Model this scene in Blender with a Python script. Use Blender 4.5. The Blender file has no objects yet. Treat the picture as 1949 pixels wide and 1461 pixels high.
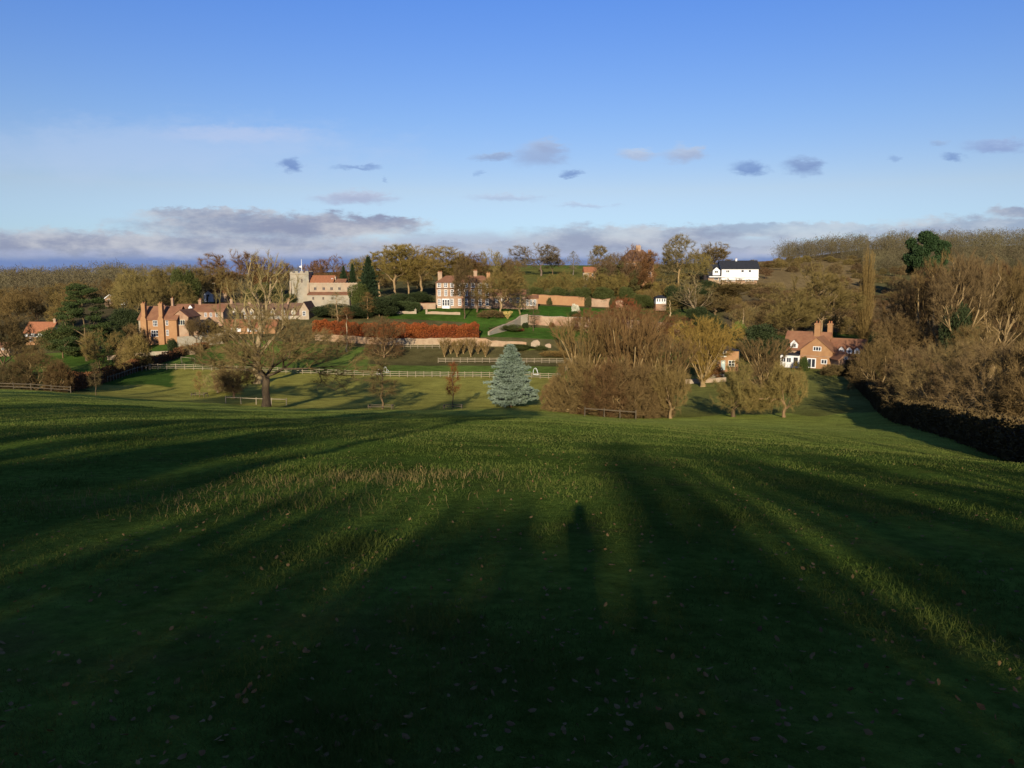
import bpy, math, random
import numpy as np
from mathutils import Vector, Matrix
PI=math.pi
sc=bpy.context.scene; C=sc.collection
rng=np.random.default_rng(11)
# ------------------------------------------------------------------ camera, sky, sun, exposure
F=1500.0; CX=974.5; CY=730.5; PITCH=math.atan((CY-520)/F)
cp,sp=math.cos(PITCH),math.sin(PITCH)
cam=bpy.data.cameras.new('camera'); camo=bpy.data.objects.new('camera',cam); C.objects.link(camo)
cam.lens=36*F/1949; cam.clip_start=.05; cam.clip_end=20000
camo.location=(0,0,0); camo.rotation_euler=(PI/2-PITCH,0,0); sc.camera=camo
EL=math.radians(16.5); AZ=math.radians(4.4)          # sun low behind the camera, slightly to the left
SUN=5.0; SKY=.05; EXPO=.62
sl=bpy.data.lights.new('sun','SUN'); slo=bpy.data.objects.new('sun',sl); C.objects.link(slo)
sl.energy=SUN; sl.angle=math.radians(.53); sl.color=(1,.88,.68)
sd=Vector((math.sin(AZ)*math.cos(EL),math.cos(AZ)*math.cos(EL),-math.sin(EL)))
slo.rotation_euler=sd.to_track_quat('-Z','Y').to_euler()
sc.view_settings.view_transform='Standard'; sc.view_settings.look='None'; sc.view_settings.exposure=EXPO; sc.view_settings.gamma=1
def s2l(c): return tuple(((v/255/12.92) if v<11 else ((v/255+.055)/1.055)**2.4) for v in c)
def el_v(py): return math.tan(math.atan((CY-py)/F)-PITCH)          # height over distance of an image row on the axis
def make_world():
    w=bpy.data.worlds.new("World"); sc.world=w; w.use_nodes=True
    nt=w.node_tree; N=nt.nodes; L=nt.links; bg=N['Background']; bg.inputs[1].default_value=SKY
    st=N.new('ShaderNodeTexSky'); st.sky_type='NISHITA'; st.sun_disc=False
    st.sun_elevation=EL; st.sun_rotation=PI+AZ; st.dust_density=.3; st.ozone_density=3
    tc=N.new('ShaderNodeTexCoord'); sx=N.new('ShaderNodeSeparateXYZ'); L.new(tc.outputs['Generated'],sx.inputs[0])
    def M(op,a,b=None,c=None):
        n=N.new('ShaderNodeMath'); n.operation=op
        for i,v in enumerate((a,b,c)):
            if v is None: continue
            if isinstance(v,(int,float)): n.inputs[i].default_value=v
            else: L.new(v,n.inputs[i])
        return n.outputs[0]
    X,Y,Z=sx.outputs
    yy=M('MAXIMUM',Y,.05); u=M('DIVIDE',X,yy); v=M('DIVIDE',Z,yy)
    # air colour by elevation
    rp=N.new('ShaderNodeValToRGB'); L.new(M('MULTIPLY',Z,2.0),rp.inputs[0]); e=rp.color_ramp.elements
    stops=[(0,(.62,.72,1.15)),(.10,(.66,.74,1.02)),(.20,(.84,.755,.85)),(.36,(.72,.76,.97)),(.66,(.53,.73,1.2)),(1,(.5,.62,1.0))]
    while len(e)<len(stops): e.new(.5)
    for q,(p,c) in zip(e,stops): q.position=p; q.color=tuple(x/1.3 for x in c)+(1,)
    mul=N.new('ShaderNodeMix'); mul.data_type='RGBA'; mul.blend_type='MULTIPLY'; mul.inputs[0].default_value=1
    L.new(st.outputs[0],mul.inputs[6]); L.new(rp.outputs[0],mul.inputs[7])
    sc2=N.new('ShaderNodeVectorMath'); sc2.operation='SCALE'; sc2.inputs[3].default_value=1.3*SKYGAIN; L.new(mul.outputs[2],sc2.inputs[0])
    col=sc2.outputs[0]
    cx=N.new('ShaderNodeCombineXYZ'); L.new(u,cx.inputs[0]); L.new(M('MULTIPLY',v,2.6),cx.inputs[1])
    def noise(scale,det,rough,off=0):
        m=N.new('ShaderNodeMapping'); m.inputs[1].default_value=(off,off*.7,0); L.new(cx.outputs[0],m.inputs[0])
        n=N.new('ShaderNodeTexNoise'); n.inputs['Scale'].default_value=scale; n.inputs['Detail'].default_value=det; n.inputs['Roughness'].default_value=rough
        L.new(m.outputs[0],n.inputs['Vector']); return M('SUBTRACT',n.outputs['Fac'],.5)
    n1=noise(14,6,.6); n2=noise(26,6,.62,3.1); n3=noise(60,4,.6,7.7); nb=noise(7,6,.6,1.7)
    ud=M('ADD',M('ADD',u,M('MULTIPLY',n1,.06)),M('MULTIPLY',n3,.03)); vd=M('ADD',M('ADD',v,M('MULTIPLY',n2,.022)),M('MULTIPLY',n3,.012))
    def over(base,mask,c):
        m=N.new('ShaderNodeMix'); m.data_type='RGBA'; L.new(mask,m.inputs[0]); L.new(base,m.inputs[6])
        if isinstance(c,tuple): m.inputs[7].default_value=tuple(x/SKY/2**EXPO for x in s2l(c))+(1,)
        else: L.new(c,m.inputs[7])
        return m.outputs[2]
    def smooth(x,a,b,lo=0,hi=1):
        m=N.new('ShaderNodeMapRange'); m.interpolation_type='SMOOTHSTEP'; L.new(x,m.inputs[0])
        for i,q in enumerate((a,b,lo,hi)): m.inputs[i+1].default_value=q
        return m.outputs[0]
    def ell(px,py,rx,ry,k=.45):
        u0=(px-CX)/F*1.01; v0=el_v(py)
        a=M('DIVIDE',M('SUBTRACT',ud,u0),rx/F); b=M('DIVIDE',M('SUBTRACT',vd,v0),ry/F)
        d=M('SQRT',M('ADD',M('MULTIPLY',a,a),M('MULTIPLY',b,b)))
        return M('ADD',d,M('MULTIPLY',n3,k*1.3))
    def rows(base,lst):
        for px,py,rx,ry,op,c in lst:
            m=N.new('ShaderNodeMix'); m.data_type='RGBA'; L.new(smooth(M('SUBTRACT',vd,el_v(py)),-ry/F*.5,ry/F),m.inputs[0])
            for q,cc in ((6,c),(7,tuple(min(235,k+d) for k,d in zip(c,(24,24,16))))): m.inputs[q].default_value=tuple(x/SKY/2**EXPO for x in s2l(cc))+(1,)
            base=over(base,smooth(ell(px,py,rx,ry),1.25,.3,0,op),m.outputs[2])
        return base
    grey=(142,160,198); warm=(178,186,208); blue=(110,140,196)
    # thin high veil
    col=over(col,smooth(M('ADD',ell(300,285,480,60,.2),M('MULTIPLY',n1,1.5)),1.3,.2,0,.38),(188,206,236))
    col=over(col,smooth(M('ADD',ell(480,255,170,16,.2),0.0),1.3,.2,0,.4),(196,206,234))
    # band of cloud along the horizon, dark blue sky below it
    lo=M('ADD',v,M('MULTIPLY',n2,.012))
    top=M('ADD',M('MULTIPLY',nb,.030),M('MULTIPLY',n1,.016))
    tm=smooth(M('ADD',M('ADD',v,top),0),el_v(432),el_v(462),0,.82)
    col=over(col,tm,(176,185,206))
    shade=smooth(M('ADD',nb,M('MULTIPLY',n1,.5)),-.13,.16)
    bk=N.new('ShaderNodeMix'); bk.data_type='RGBA'; L.new(shade,bk.inputs[0])
    bk.inputs[6].default_value=tuple(x/SKY/2**EXPO for x in s2l((142,151,178)))+(1,); bk.inputs[7].default_value=tuple(x/SKY/2**EXPO for x in s2l((198,200,208)))+(1,)
    for px,py,rx,ry,op in ((300,470,520,26,.8),(520,428,290,26,.9),(400,405,130,12,.85),(640,432,190,22,.9),(120,455,200,22,.7),(740,422,90,12,.85),(1180,450,220,24,.7),(1500,438,330,14,.6),(1850,432,200,22,.7),(1900,402,60,11,.8),(1300,478,300,10,.5),(900,470,300,10,.5)):
        col=over(col,smooth(ell(px,py,rx,ry),1.2,.5,0,op),bk.outputs[2])
    col=over(col,smooth(lo,el_v(478),el_v(500),0,.93),(112,136,188))
    streak=smooth(M('ABSOLUTE',M('SUBTRACT',lo,el_v(482))),.008,.001,0,.55)
    col=over(col,M('MULTIPLY',streak,smooth(n1,-.1,.1)),(170,180,212))
    col=rows(col,[(571,313,25,14,.85,blue),(695,318,52,6,.6,blue),(743,342,9,7,.35,blue),(685,376,84,13,.75,(166,172,202)),(940,297,38,9,.75,grey),(1025,292,58,26,.7,(150,167,204)),(1050,280,40,14,.6,(150,167,204)),
      (1088,328,24,7,.75,blue),(1210,292,42,12,.65,warm),(1288,293,37,18,.8,(165,177,206)),(1408,320,33,14,.8,blue),(1505,315,44,17,.8,(118,142,192)),(1775,299,28,10,.7,blue),(1860,278,64,13,.7,(138,157,204)),(1750,270,22,8,.45,grey),
      (1675,300,14,6,.4,blue),(960,376,75,9,.5,(168,178,208)),(1110,390,66,6,.45,(168,178,208)),(910,328,14,6,.35,blue)])
    L.new(col,bg.inputs[0])
    try: w.cycles.sampling_method='MANUAL'; w.cycles.sample_map_resolution=512
    except Exception: pass
SKYGAIN=1.68
make_world()
# ------------------------------------------------------------------ helpers: naming, meshes, materials
def tag(o,label=None,cat=None,group=None,kind=None):
    if label: o['label']=label
    if cat: o['category']=cat
    if group: o['group']=group
    if kind: o['kind']=kind
    return o
def empty(name,loc,label,cat,group=None,rz=0):
    o=bpy.data.objects.new(name,None); C.objects.link(o); o.location=loc; o.rotation_euler=(0,0,rz); o.empty_display_size=.3
    return tag(o,label,cat,group)
def link(name,me,parent=None,color=None):
    o=bpy.data.objects.new(name,me); C.objects.link(o)
    if parent: o.parent=parent
    if color: o.color=tuple(color)+(1,)
    return o
def tri_mesh(name,V,T,mat=None,smooth=False):
    V=np.asarray(V,np.float32); T=np.asarray(T,np.int32); me=bpy.data.meshes.new(name)
    me.vertices.add(len(V)); me.vertices.foreach_set('co',V.ravel())
    n=len(T); me.loops.add(3*n); me.loops.foreach_set('vertex_index',T.ravel())
    me.polygons.add(n); me.polygons.foreach_set('loop_start',np.arange(n,dtype=np.int32)*3)
    try: me.polygons.foreach_set('loop_total',np.full(n,3,np.int32))
    except Exception: pass
    if smooth: me.polygons.foreach_set('use_smooth',np.ones(n,bool))
    me.update(); me.validate()
    if mat: me.materials.append(mat)
    return me
class MB:
    def __init__(s): s.v=[]; s.f=[]
    def add(s,vs,fs):
        b=len(s.v); s.v+=[tuple(p) for p in vs]; s.f+=[tuple(i+b for i in f) for f in fs]; return s
    def box(s,x0,x1,y0,y1,z0,z1):
        return s.add([(x0,y0,z0),(x1,y0,z0),(x1,y1,z0),(x0,y1,z0),(x0,y0,z1),(x1,y0,z1),(x1,y1,z1),(x0,y1,z1)],
          [(0,3,2,1),(4,5,6,7),(0,1,5,4),(1,2,6,5),(2,3,7,6),(3,0,4,7)])
    def prism(s,poly,h0,h1,axis='y'):      # polygon (a,b) extruded along axis
        n=len(poly)
        P=[]
        for h in (h0,h1):
            for a,b in poly: P.append({'y':(a,h,b),'x':(h,a,b),'z':(a,b,h)}[axis])
        return s.add(P,[tuple(range(n))[::-1],tuple(range(n,2*n))]+[(i,(i+1)%n,n+(i+1)%n,n+i) for i in range(n)])
    def tube(s,p,q,r0,r1,n=6):
        p=Vector(p); q=Vector(q); d=(q-p).normalized(); a=d.orthogonal().normalized(); b=d.cross(a)
        P=[p+(a*math.cos(t)+b*math.sin(t))*r0 for t in [2*PI*i/n for i in range(n)]]+[q+(a*math.cos(t)+b*math.sin(t))*r1 for t in [2*PI*i/n for i in range(n)]]
        return s.add(P,[tuple(range(n))[::-1],tuple(range(n,2*n))]+[(i,(i+1)%n,n+(i+1)%n,n+i) for i in range(n)])
    def build(s,name,mat,parent=None,bevel=0):
        me=bpy.data.meshes.new(name); me.from_pydata(s.v,[],s.f); me.update(); me.materials.append(mat)
        import bmesh
        bm=bmesh.new(); bm.from_mesh(me); bmesh.ops.recalc_face_normals(bm,faces=bm.faces); bm.to_mesh(me); bm.free()
        o=link(name,me,parent)
        return o
def mat(name,c,c2=None,scale=1.,rough=.85,bump=0,tint=False,spec=.12,det=5,stretch=None,coord='pos',trans=0,dist=.05,c3=None,scale3=.1):
    m=bpy.data.materials.new(name); m.use_nodes=True; nt=m.node_tree; N=nt.nodes; L=nt.links; b=N['Principled BSDF']
    b.inputs['Roughness'].default_value=rough; b.inputs['Specular IOR Level'].default_value=spec
    src=None
    if coord=='pos': g=N.new('ShaderNodeNewGeometry'); src=g.outputs['Position']
    else: g=N.new('ShaderNodeTexCoord'); src=g.outputs['Object']
    if stretch:
        mp=N.new('ShaderNodeMapping'); mp.inputs[3].default_value=stretch; L.new(src,mp.inputs[0]); src=mp.outputs[0]
    def mixc(a,bb,fac,mode='MIX'):
        x=N.new('ShaderNodeMix'); x.data_type='RGBA'; x.blend_type=mode
        for i,v in ((0,fac),(6,a),(7,bb)):
            if hasattr(v,'is_linked') or hasattr(v,'node'): L.new(v,x.inputs[i])
            else: x.inputs[i].default_value=v if i==0 else tuple(v)+(1,)
        return x.outputs[2]
    def nz(s,d=det,r=.6):
        n=N.new('ShaderNodeTexNoise'); n.inputs['Scale'].default_value=s; n.inputs['Detail'].default_value=d; n.inputs['Roughness'].default_value=r; L.new(src,n.inputs['Vector'])
        mr=N.new('ShaderNodeMapRange'); mr.inputs[1].default_value=.32; mr.inputs[2].default_value=.68; L.new(n.outputs['Fac'],mr.inputs[0]); return n.outputs['Fac'],mr.outputs[0]
    c2=c2 or tuple(v*.6 for v in c)
    raw,f=nz(scale); col=mixc(c,c2,f)
    if c3: col=mixc(col,c3,nz(scale3,3)[1])
    if tint:
        oi=N.new('ShaderNodeObjectInfo'); col=mixc(col,oi.outputs['Color'],1.0,'MULTIPLY')
    L.new(col,b.inputs['Base Color'])
    if bump:
        bp=N.new('ShaderNodeBump'); bp.inputs['Strength'].default_value=bump; bp.inputs['Distance'].default_value=dist; L.new(raw,bp.inputs['Height']); L.new(bp.outputs[0],b.inputs['Normal'])
    if trans:
        o=N['Material Output']; t=N.new('ShaderNodeBsdfTranslucent'); L.new(col,t.inputs['Color']); x=N.new('ShaderNodeMixShader'); x.inputs[0].default_value=trans
        L.new(b.outputs[0],x.inputs[1]); L.new(t.outputs[0],x.inputs[2]); L.new(x.outputs[0],o.inputs['Surface'])
    return m
bark=mat('bark',(.19,.15,.10),(.10,.08,.055),3,.95,.5,tint=True,coord='obj',stretch=(2,2,.5))
twig=mat('twig',(.195,.163,.08),(.115,.094,.047),.35,.95,tint=True,coord='obj')
leaf=mat('leaf',(1,1,1),(.55,.6,.5),.6,.7,tint=True,coord='obj',trans=.12)
brick=mat('brick',(.27,.14,.08),(.15,.08,.05),1.1,.9,.3,c3=(.33,.24,.16),scale3=.22)
brickorange=mat('orange_brick',(.33,.19,.09),(.25,.135,.065),1.1,.9,.3,c3=(.26,.135,.065),scale3=.25)
flint=mat('flint',(.27,.25,.20),(.13,.12,.095),1.2,.9,.5,c3=(.30,.25,.18),scale3=.3)
stone=mat('stone',(.32,.285,.21),(.18,.155,.11),1.2,.9,.5,c3=(.30,.21,.14),scale3=.25)
tile=mat('roof_tile',(.20,.085,.045),(.12,.058,.036),1.8,.85,.4,c3=(.22,.11,.06),scale3=.4)
tileorange=mat('orange_tile',(.31,.125,.058),(.21,.085,.045),1.8,.85,.4)
tilebrown=mat('brown_tile',(.15,.085,.055),(.09,.055,.04),1.8,.85,.4)
slate=mat('slate',(.028,.03,.036),(.02,.021,.026),1.5,.6,.2)
white=mat('white_paint',(.62,.61,.60),(.54,.53,.51),.6,.6)
render_=mat('pale_render',(.42,.36,.28),(.32,.27,.20),.5,.9)
blackmat=mat('dark_frame',(.03,.03,.03),(.02,.02,.02),1,.6)
timber=mat('timber',(.25,.205,.135),(.17,.14,.095),1.5,.85)
oldtimber=mat('old_timber',(.095,.075,.05),(.06,.048,.032),2,.9)
steel=mat('steel',(.6,.6,.6),None,1,.5)
glass=mat('window_glass',(.03,.035,.045),(.02,.022,.03),.8,.08,spec=.6)
cream=mat('cream_paint',(.60,.58,.46),(.52,.5,.4),.6,.6)
greydoor=mat('grey_green_paint',(.30,.36,.33),(.27,.32,.3),1,.5)
# ------------------------------------------------------------------ terrain
NEAR=[(0,-1.6),(5,-2.2),(10,-2.9),(20,-4.35)]
def z_at(py,Y): return Y*math.tan(math.atan((CY-py)/F)-PITCH)
COLS={-500:(-.1,[(44,'z',-6.9),(60,'z',-8.9),(85,740),(105,737),(120,737),(140,730),(170,710),(195,690),(217,668),(240,650),(275,628),(320,602),(400,574),(600,546),(900,534),(1500,528),(3500,525)]),
0:(0.2,[(44,'z',-7.2),(60,'z',-9.3),(85,742),(105,740),(120,740),(140,731),(170,711),(195,690),(217,666),(240,649),(275,626),(320,600),(400,572),(600,545),(900,534),(1500,528),(3500,525)]),
150:(.15,[(44,'z',-7.5),(60,'z',-9.8),(85,753),(105,750),(120,750),(140,737),(170,709),(195,687),(217,661),(240,647),(275,622),(320,595),(400,568),(600,542),(900,531),(1500,526),(3500,525)]),
300:(.1,[(44,'z',-7.8),(60,'z',-10.2),(85,768),(100,762),(115,762),(130,750),(150,725),(170,702),(195,667),(205,652),(217,644),(240,628),(275,600),(320,576),(400,553),(600,535),(900,526),(1500,524),(3500,525)]),
500:(.05,[(44,'z',-8.0),(60,'z',-10.6),(85,783),(100,776),(115,775),(135,750),(170,709),(195,674),(212,641),(217,633),(235,612),(260,584),(275,575),(320,558),(400,543),(600,529),(900,522),(1500,522),(3500,525)]),
750:(0,[(44,'z',-8.15),(60,'z',-10.8),(85,788),(100,782),(115,778),(120,775),(140,752),(170,717),(195,691),(212,660),(217,640),(235,606),(260,584),(280,570),(320,553),(400,535),(500,521),(600,514),(900,513),(1500,516),(3500,525)]),
975:(0,[(44,'z',-8.25),(60,'z',-10.95),(85,790),(100,780),(112,776),(120,774),(140,751),(170,719),(195,691),(211,658),(217,640),(234,624),(241,606),(260,588),(275,576),(320,548),(400,530),(500,512),(560,503),(800,506),(1500,514),(3500,525)]),
1200:(-.05,[(44,'z',-8.5),(60,'z',-11.5),(85,803),(100,797),(110,792),(120,783),(140,762),(170,726),(195,693),(212,667),(217,655),(235,631),(241,612),(275,588),(320,553),(400,533),(500,514),(600,505),(900,508),(1500,514),(3500,525)]),
1450:(-.15,[(44,'z',-9.0),(60,'z',-12.0),(85,808),(98,798),(120,772),(140,742),(170,705),(195,682),(235,642),(275,602),(300,570),(322,541),(340,535),(400,515),(500,502),(600,497),(900,501),(1500,510),(3500,525)]),
1650:(-.3,[(44,'z',-9.7),(60,'z',-12.5),(85,813),(105,784),(120,762),(140,737),(170,702),(195,678),(235,642),(275,606),(320,580),(400,546),(500,513),(600,486),(700,472),(900,474),(1500,490),(3500,520)]),
1800:(-.4,[(44,866),(60,838),(85,801),(105,775),(140,740),(170,710),(235,643),(275,610),(320,583),(400,549),(500,506),(600,480),(700,469),(900,472),(1500,490),(3500,520)]),
1949:(-.6,[(44,889),(60,846),(85,801),(105,773),(140,735),(170,703),(235,641),(275,609),(320,583),(400,549),(500,506),(600,478),(700,466),(900,468),(1500,490),(3500,520)]),
2500:(-1.0,[(44,920),(60,860),(85,803),(105,773),(140,735),(170,703),(235,641),(275,609),(320,583),(400,549),(500,506),(600,478),(700,466),(900,468),(1500,490),(3500,520)])}
GY=np.concatenate([np.arange(0,60,1.),np.arange(60,340,1.),np.arange(340,900,10.),np.arange(900,3600,100.)])
GS=np.linspace(-1.05,1.05,211)
def _build_ground():
    pxs=sorted(COLS); Z=np.zeros((len(pxs),len(GY)))
    for i,p in enumerate(pxs):
        dz,l=COLS[p]; K=[(y,z+dz*min(1,y/20)) for y,z in NEAR]
        for e in l: K.append((e[0],e[2]) if len(e)==3 else (e[0],z_at(e[1],e[0])))
        K=np.array(K); z=np.interp(GY,K[:,0],K[:,1])
        ker=np.array([1,2,3,2,1.]); ker/=ker.sum()
        for _ in range(2):
            zz=np.convolve(np.pad(z,2,mode='edge'),ker,'valid'); z=np.where((GY>3)&(GY<340),zz,z)
        zz=z.copy()
        for _ in range(10):
            q=np.convolve(np.pad(zz,2,mode='edge'),ker,'valid'); zz=np.where((GY>2),q,zz)
        z=np.where(GY<108,zz,z); Z[i]=z
    ss=(np.array(pxs)-CX)/F
    G=np.array([np.interp(GS,ss,Z[:,j]) for j in range(len(GY))])      # rows Y, columns s
    ker=np.exp(-np.linspace(-2,2,17)**2); ker/=ker.sum()
    return np.array([np.convolve(np.pad(r,8,mode='edge'),ker,'valid') for r in G])
GZ=_build_ground()
def ground_np(X,Y):
    X=np.asarray(X,float); Y=np.asarray(Y,float); Yp=np.maximum(Y,0)
    s=np.clip(X/np.maximum(Yp,14),-1.04,1.04); fs=(s-GS[0])/(GS[1]-GS[0]); i=np.clip(fs.astype(int),0,len(GS)-2); a=fs-i
    j=np.clip(np.searchsorted(GY,Yp)-1,0,len(GY)-2); b=np.clip((Yp-GY[j])/(GY[j+1]-GY[j]),0,1)
    z=(GZ[j,i]*(1-a)+GZ[j,i+1]*a)*(1-b)+(GZ[j+1,i]*(1-a)+GZ[j+1,i+1]*a)*b
    z=z+np.where(Y<0,-.06*Y,0)
    und=.05*np.sin(X*.9+Y*.35)*np.sin(Y*.55-X*.2)+.10*np.sin(X*.23+1)*np.sin(Y*.19+X*.05)
    return z+und*np.clip((Yp+2)/14,0,1)*np.where(Yp<110,1,.4)
def ground(X,Y): return float(ground_np([X],[Y])[0])
def depth(Y,z): return Y*cp-z*sp
def gp(px,Y,dz=0.):
    X=(px-CX)/F*Y
    for _ in range(4):
        z=ground(X,Y); X=(px-CX)/F*depth(Y,z)
    return Vector((X,Y,z+dz))
def zpix(py,Y): return z_at(py,Y)
def mpp(Y,z=-15): return depth(Y,z)/F          # metres per photo pixel at that depth
def make_terrain():
    rows=np.concatenate([np.linspace(-90,-2,23),np.arange(-1,20,.25),np.arange(20,60,.5),np.arange(60,100,1.),np.arange(100,345,.7),np.arange(345,900,12),np.arange(900,3600,120)])
    n=420; s=np.linspace(-1.25,1.25,n)
    Y=np.repeat(rows[:,None],n,1); X=s[None]*(np.maximum(Y,0)*.86+32); Z=ground_np(X.ravel(),Y.ravel()).reshape(X.shape)
    V=np.stack([X,Y,Z],-1).reshape(-1,3); m=len(rows)
    i=np.arange(m-1)[:,None]*n+np.arange(n-1)[None]; i=i.ravel()
    T=np.concatenate([np.stack([i,i+1,i+n+1],1),np.stack([i,i+n+1,i+n],1)])
    gm=bpy.data.materials.new('meadow_grass'); gm.use_nodes=True; nt=gm.node_tree; N=nt.nodes; L=nt.links; b=N['Principled BSDF']; b.inputs['Roughness'].default_value=.95; b.inputs['Specular IOR Level'].default_value=0
    at=N.new('ShaderNodeVertexColor'); at.layer_name='field'
    g=N.new('ShaderNodeNewGeometry')
    def nz(sc_,d,r=.6,stretch=None):
        src=g.outputs['Position']
        if stretch:
            mp=N.new('ShaderNodeMapping'); mp.inputs[3].default_value=stretch; L.new(src,mp.inputs[0]); src=mp.outputs[0]
        q=N.new('ShaderNodeTexNoise'); q.inputs['Scale'].default_value=sc_; q.inputs['Detail'].default_value=d; q.inputs['Roughness'].default_value=r; L.new(src,q.inputs['Vector']); return q.outputs['Fac']
    def ramp(f,a,b_,lo,hi):
        r=N.new('ShaderNodeMapRange'); L.new(f,r.inputs[0]); 
        for k,v in enumerate((a,b_,lo,hi)): r.inputs[k+1].default_value=v
        return r.outputs[0]
    def mul(a,f):
        x=N.new('ShaderNodeVectorMath'); x.operation='SCALE'; L.new(a,x.inputs[0]); L.new(f,x.inputs[3]); return x.outputs[0]
    def mix(a,c,f):
        x=N.new('ShaderNodeMix'); x.data_type='RGBA'; L.new(a,x.inputs[6]); x.inputs[7].default_value=c+(1,); L.new(f,x.inputs[0]); return x.outputs[2]
    col=mul(at.outputs['Color'],ramp(nz(.35,6),.3,.7,.72,1.28))
    col=mul(col,ramp(nz(6,5,.7),.3,.7,.6,1.4))
    col=mul(col,ramp(nz(.05,4,.6,(1,.35,1)),.35,.65,.85,1.15))
    col=mix(col,(.11,.075,.03),ramp(nz(.8,5,.65),.55,.75,0,.5))
    L.new(col,b.inputs['Base Color'])
    bp=N.new('ShaderNodeBump'); bp.inputs['Strength'].default_value=1; bp.inputs['Distance'].default_value=.12; L.new(nz(5,6,.75),bp.inputs['Height']); L.new(bp.outputs[0],b.inputs['Normal'])
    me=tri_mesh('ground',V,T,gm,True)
    # what grows where, with brow and right meadow toned against the sun's angle
    Xf,Yf,Zf=V.T; t=np.maximum(Yf*cp-Zf*sp,.1); px=CX+F*Xf/t; 
    jit=rng.normal(0,1,len(Yf)); 
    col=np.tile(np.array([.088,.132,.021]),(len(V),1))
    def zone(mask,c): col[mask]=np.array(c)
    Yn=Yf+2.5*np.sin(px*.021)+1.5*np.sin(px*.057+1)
    f=np.clip((Yn-14)/70,0,1)[:,None]; f=f*f*(3-2*f); col=col*(1-f)+np.array([.27,.30,.055])*f  # olive towards the brow, paled to add brightness the grazing sun lacks
    zone((Yn>104)&(Yf<172.5),(.275,.25,.052))
    zone((Yn>104)&(Yf<175)&(px>1110),(.165,.165,.042))  # right meadow darkened in colour to match the weakly sunlit brow
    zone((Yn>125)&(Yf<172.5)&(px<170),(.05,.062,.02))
    zone((Yf>=172.5)&(Yf<209),(.11,.155,.03))
    zone((Yf>=190)&(Yn<211)&(px>700)&(px<1110),(.09,.078,.03))
    zone((Yf>=172)&(px>1300),(.06,.075,.02))
    zone((Yf>=209),(.095,.085,.035))
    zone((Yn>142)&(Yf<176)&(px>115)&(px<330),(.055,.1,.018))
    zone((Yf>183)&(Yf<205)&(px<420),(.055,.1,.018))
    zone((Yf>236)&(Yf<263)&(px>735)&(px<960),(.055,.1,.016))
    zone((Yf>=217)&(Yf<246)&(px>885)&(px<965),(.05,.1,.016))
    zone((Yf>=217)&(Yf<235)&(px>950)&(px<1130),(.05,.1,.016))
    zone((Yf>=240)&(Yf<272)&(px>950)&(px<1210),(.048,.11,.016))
    zone((Yf>=240)&(Yf<280)&(px>=1210)&(px<1340),(.075,.095,.025))
    zone((Yf>=175)&(Yf<250)&(px>1390)&(px<1720),(.06,.085,.02))
    zone((Yf>320)&(px>880)&(px<1160),(.14,.135,.035))
    zone((Yf>520)&(px>600)&(px<1160),(.10,.13,.03))
    zone((Yf>326)&(px>1430)&(px<1640),(.19,.135,.06))
    zone((Yf>318)&(Yf<325)&(px>1560)&(px<1720),(.34,.24,.13))
    zone((Yf>245)&(Yf<318)&(px>1380),(.11,.085,.045))
    zone((Yf>255)&(px<700),(.085,.07,.035))
    zone((Yf>80)&(Yf<260)&(px>1720),(.075,.06,.032))
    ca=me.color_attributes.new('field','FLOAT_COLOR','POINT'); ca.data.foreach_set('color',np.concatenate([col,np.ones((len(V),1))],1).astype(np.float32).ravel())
    tag(link('ground',me),kind='structure')
make_terrain()
# ------------------------------------------------------------------ plant builders
def unit(a): return a/np.maximum(np.linalg.norm(a,axis=-1,keepdims=True),1e-9)
def ell_pts(r,n,c,rad,shell=.45,zmin=None):
    d=unit(r.normal(size=(n,3))); q=r.random(n)**(1/3)*(1-shell)+shell*r.random(n)**.25
    P=np.array(c)+d*np.array(rad)*q[:,None]
    return P if zmin is None else P[P[:,2]>zmin]
def grow(chains,pts,bf=.5,start=1):
    """chains: polylines already there (first one the trunk; later ones begin at the nearest trunk node)"""
    nodes=[]; par=[]; path=[]; ok=[]
    for ci,ch in enumerate(chains):
        for k,p in enumerate(ch):
            p=np.array(p,float)
            if k==0:
                if ci==0: nodes.append(p); par.append(-1); path.append(0.); ok.append(False); prev=0; continue
                prev=int(np.argmin([np.linalg.norm(p-q) for q in nodes])); continue
            nodes.append(p); par.append(prev); path.append(path[prev]+np.linalg.norm(p-nodes[prev])); ok.append(not(ci==0 and k<start)); prev=len(nodes)-1
    P=np.array(pts,float); best=np.full(len(P),1e9); bp=np.zeros(len(P),int)
    for i,p in enumerate(nodes):
        if not ok[i]: continue
        d=np.linalg.norm(P-p,axis=1)+bf*path[i]; m=d<best; best[m]=d[m]; bp[m]=i
    for _ in range(len(P)):
        i=int(np.argmin(best)); p=P[i].copy(); j=bp[i]; nodes.append(p); par.append(j); path.append(path[j]+np.linalg.norm(p-nodes[j])); k=len(nodes)-1; best[i]=1e18; P[i]=1e6
        d=np.linalg.norm(P-p,axis=1)+bf*path[k]; m=(d<best)&(best<1e17); best[m]=d[m]; bp[m]=k
    return np.array(nodes),np.array(par)
def radii(par,tip,e=2.25,flare=None):
    n=len(par); a=np.full(n,tip**e); 
    kids=np.zeros(n); acc=np.zeros(n)
    for i in range(n-1,0,-1):
        if kids[i]==0: acc[i]=tip**e
        acc[par[i]]+=acc[i]; kids[par[i]]+=1
    return acc**(1/e)
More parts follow.
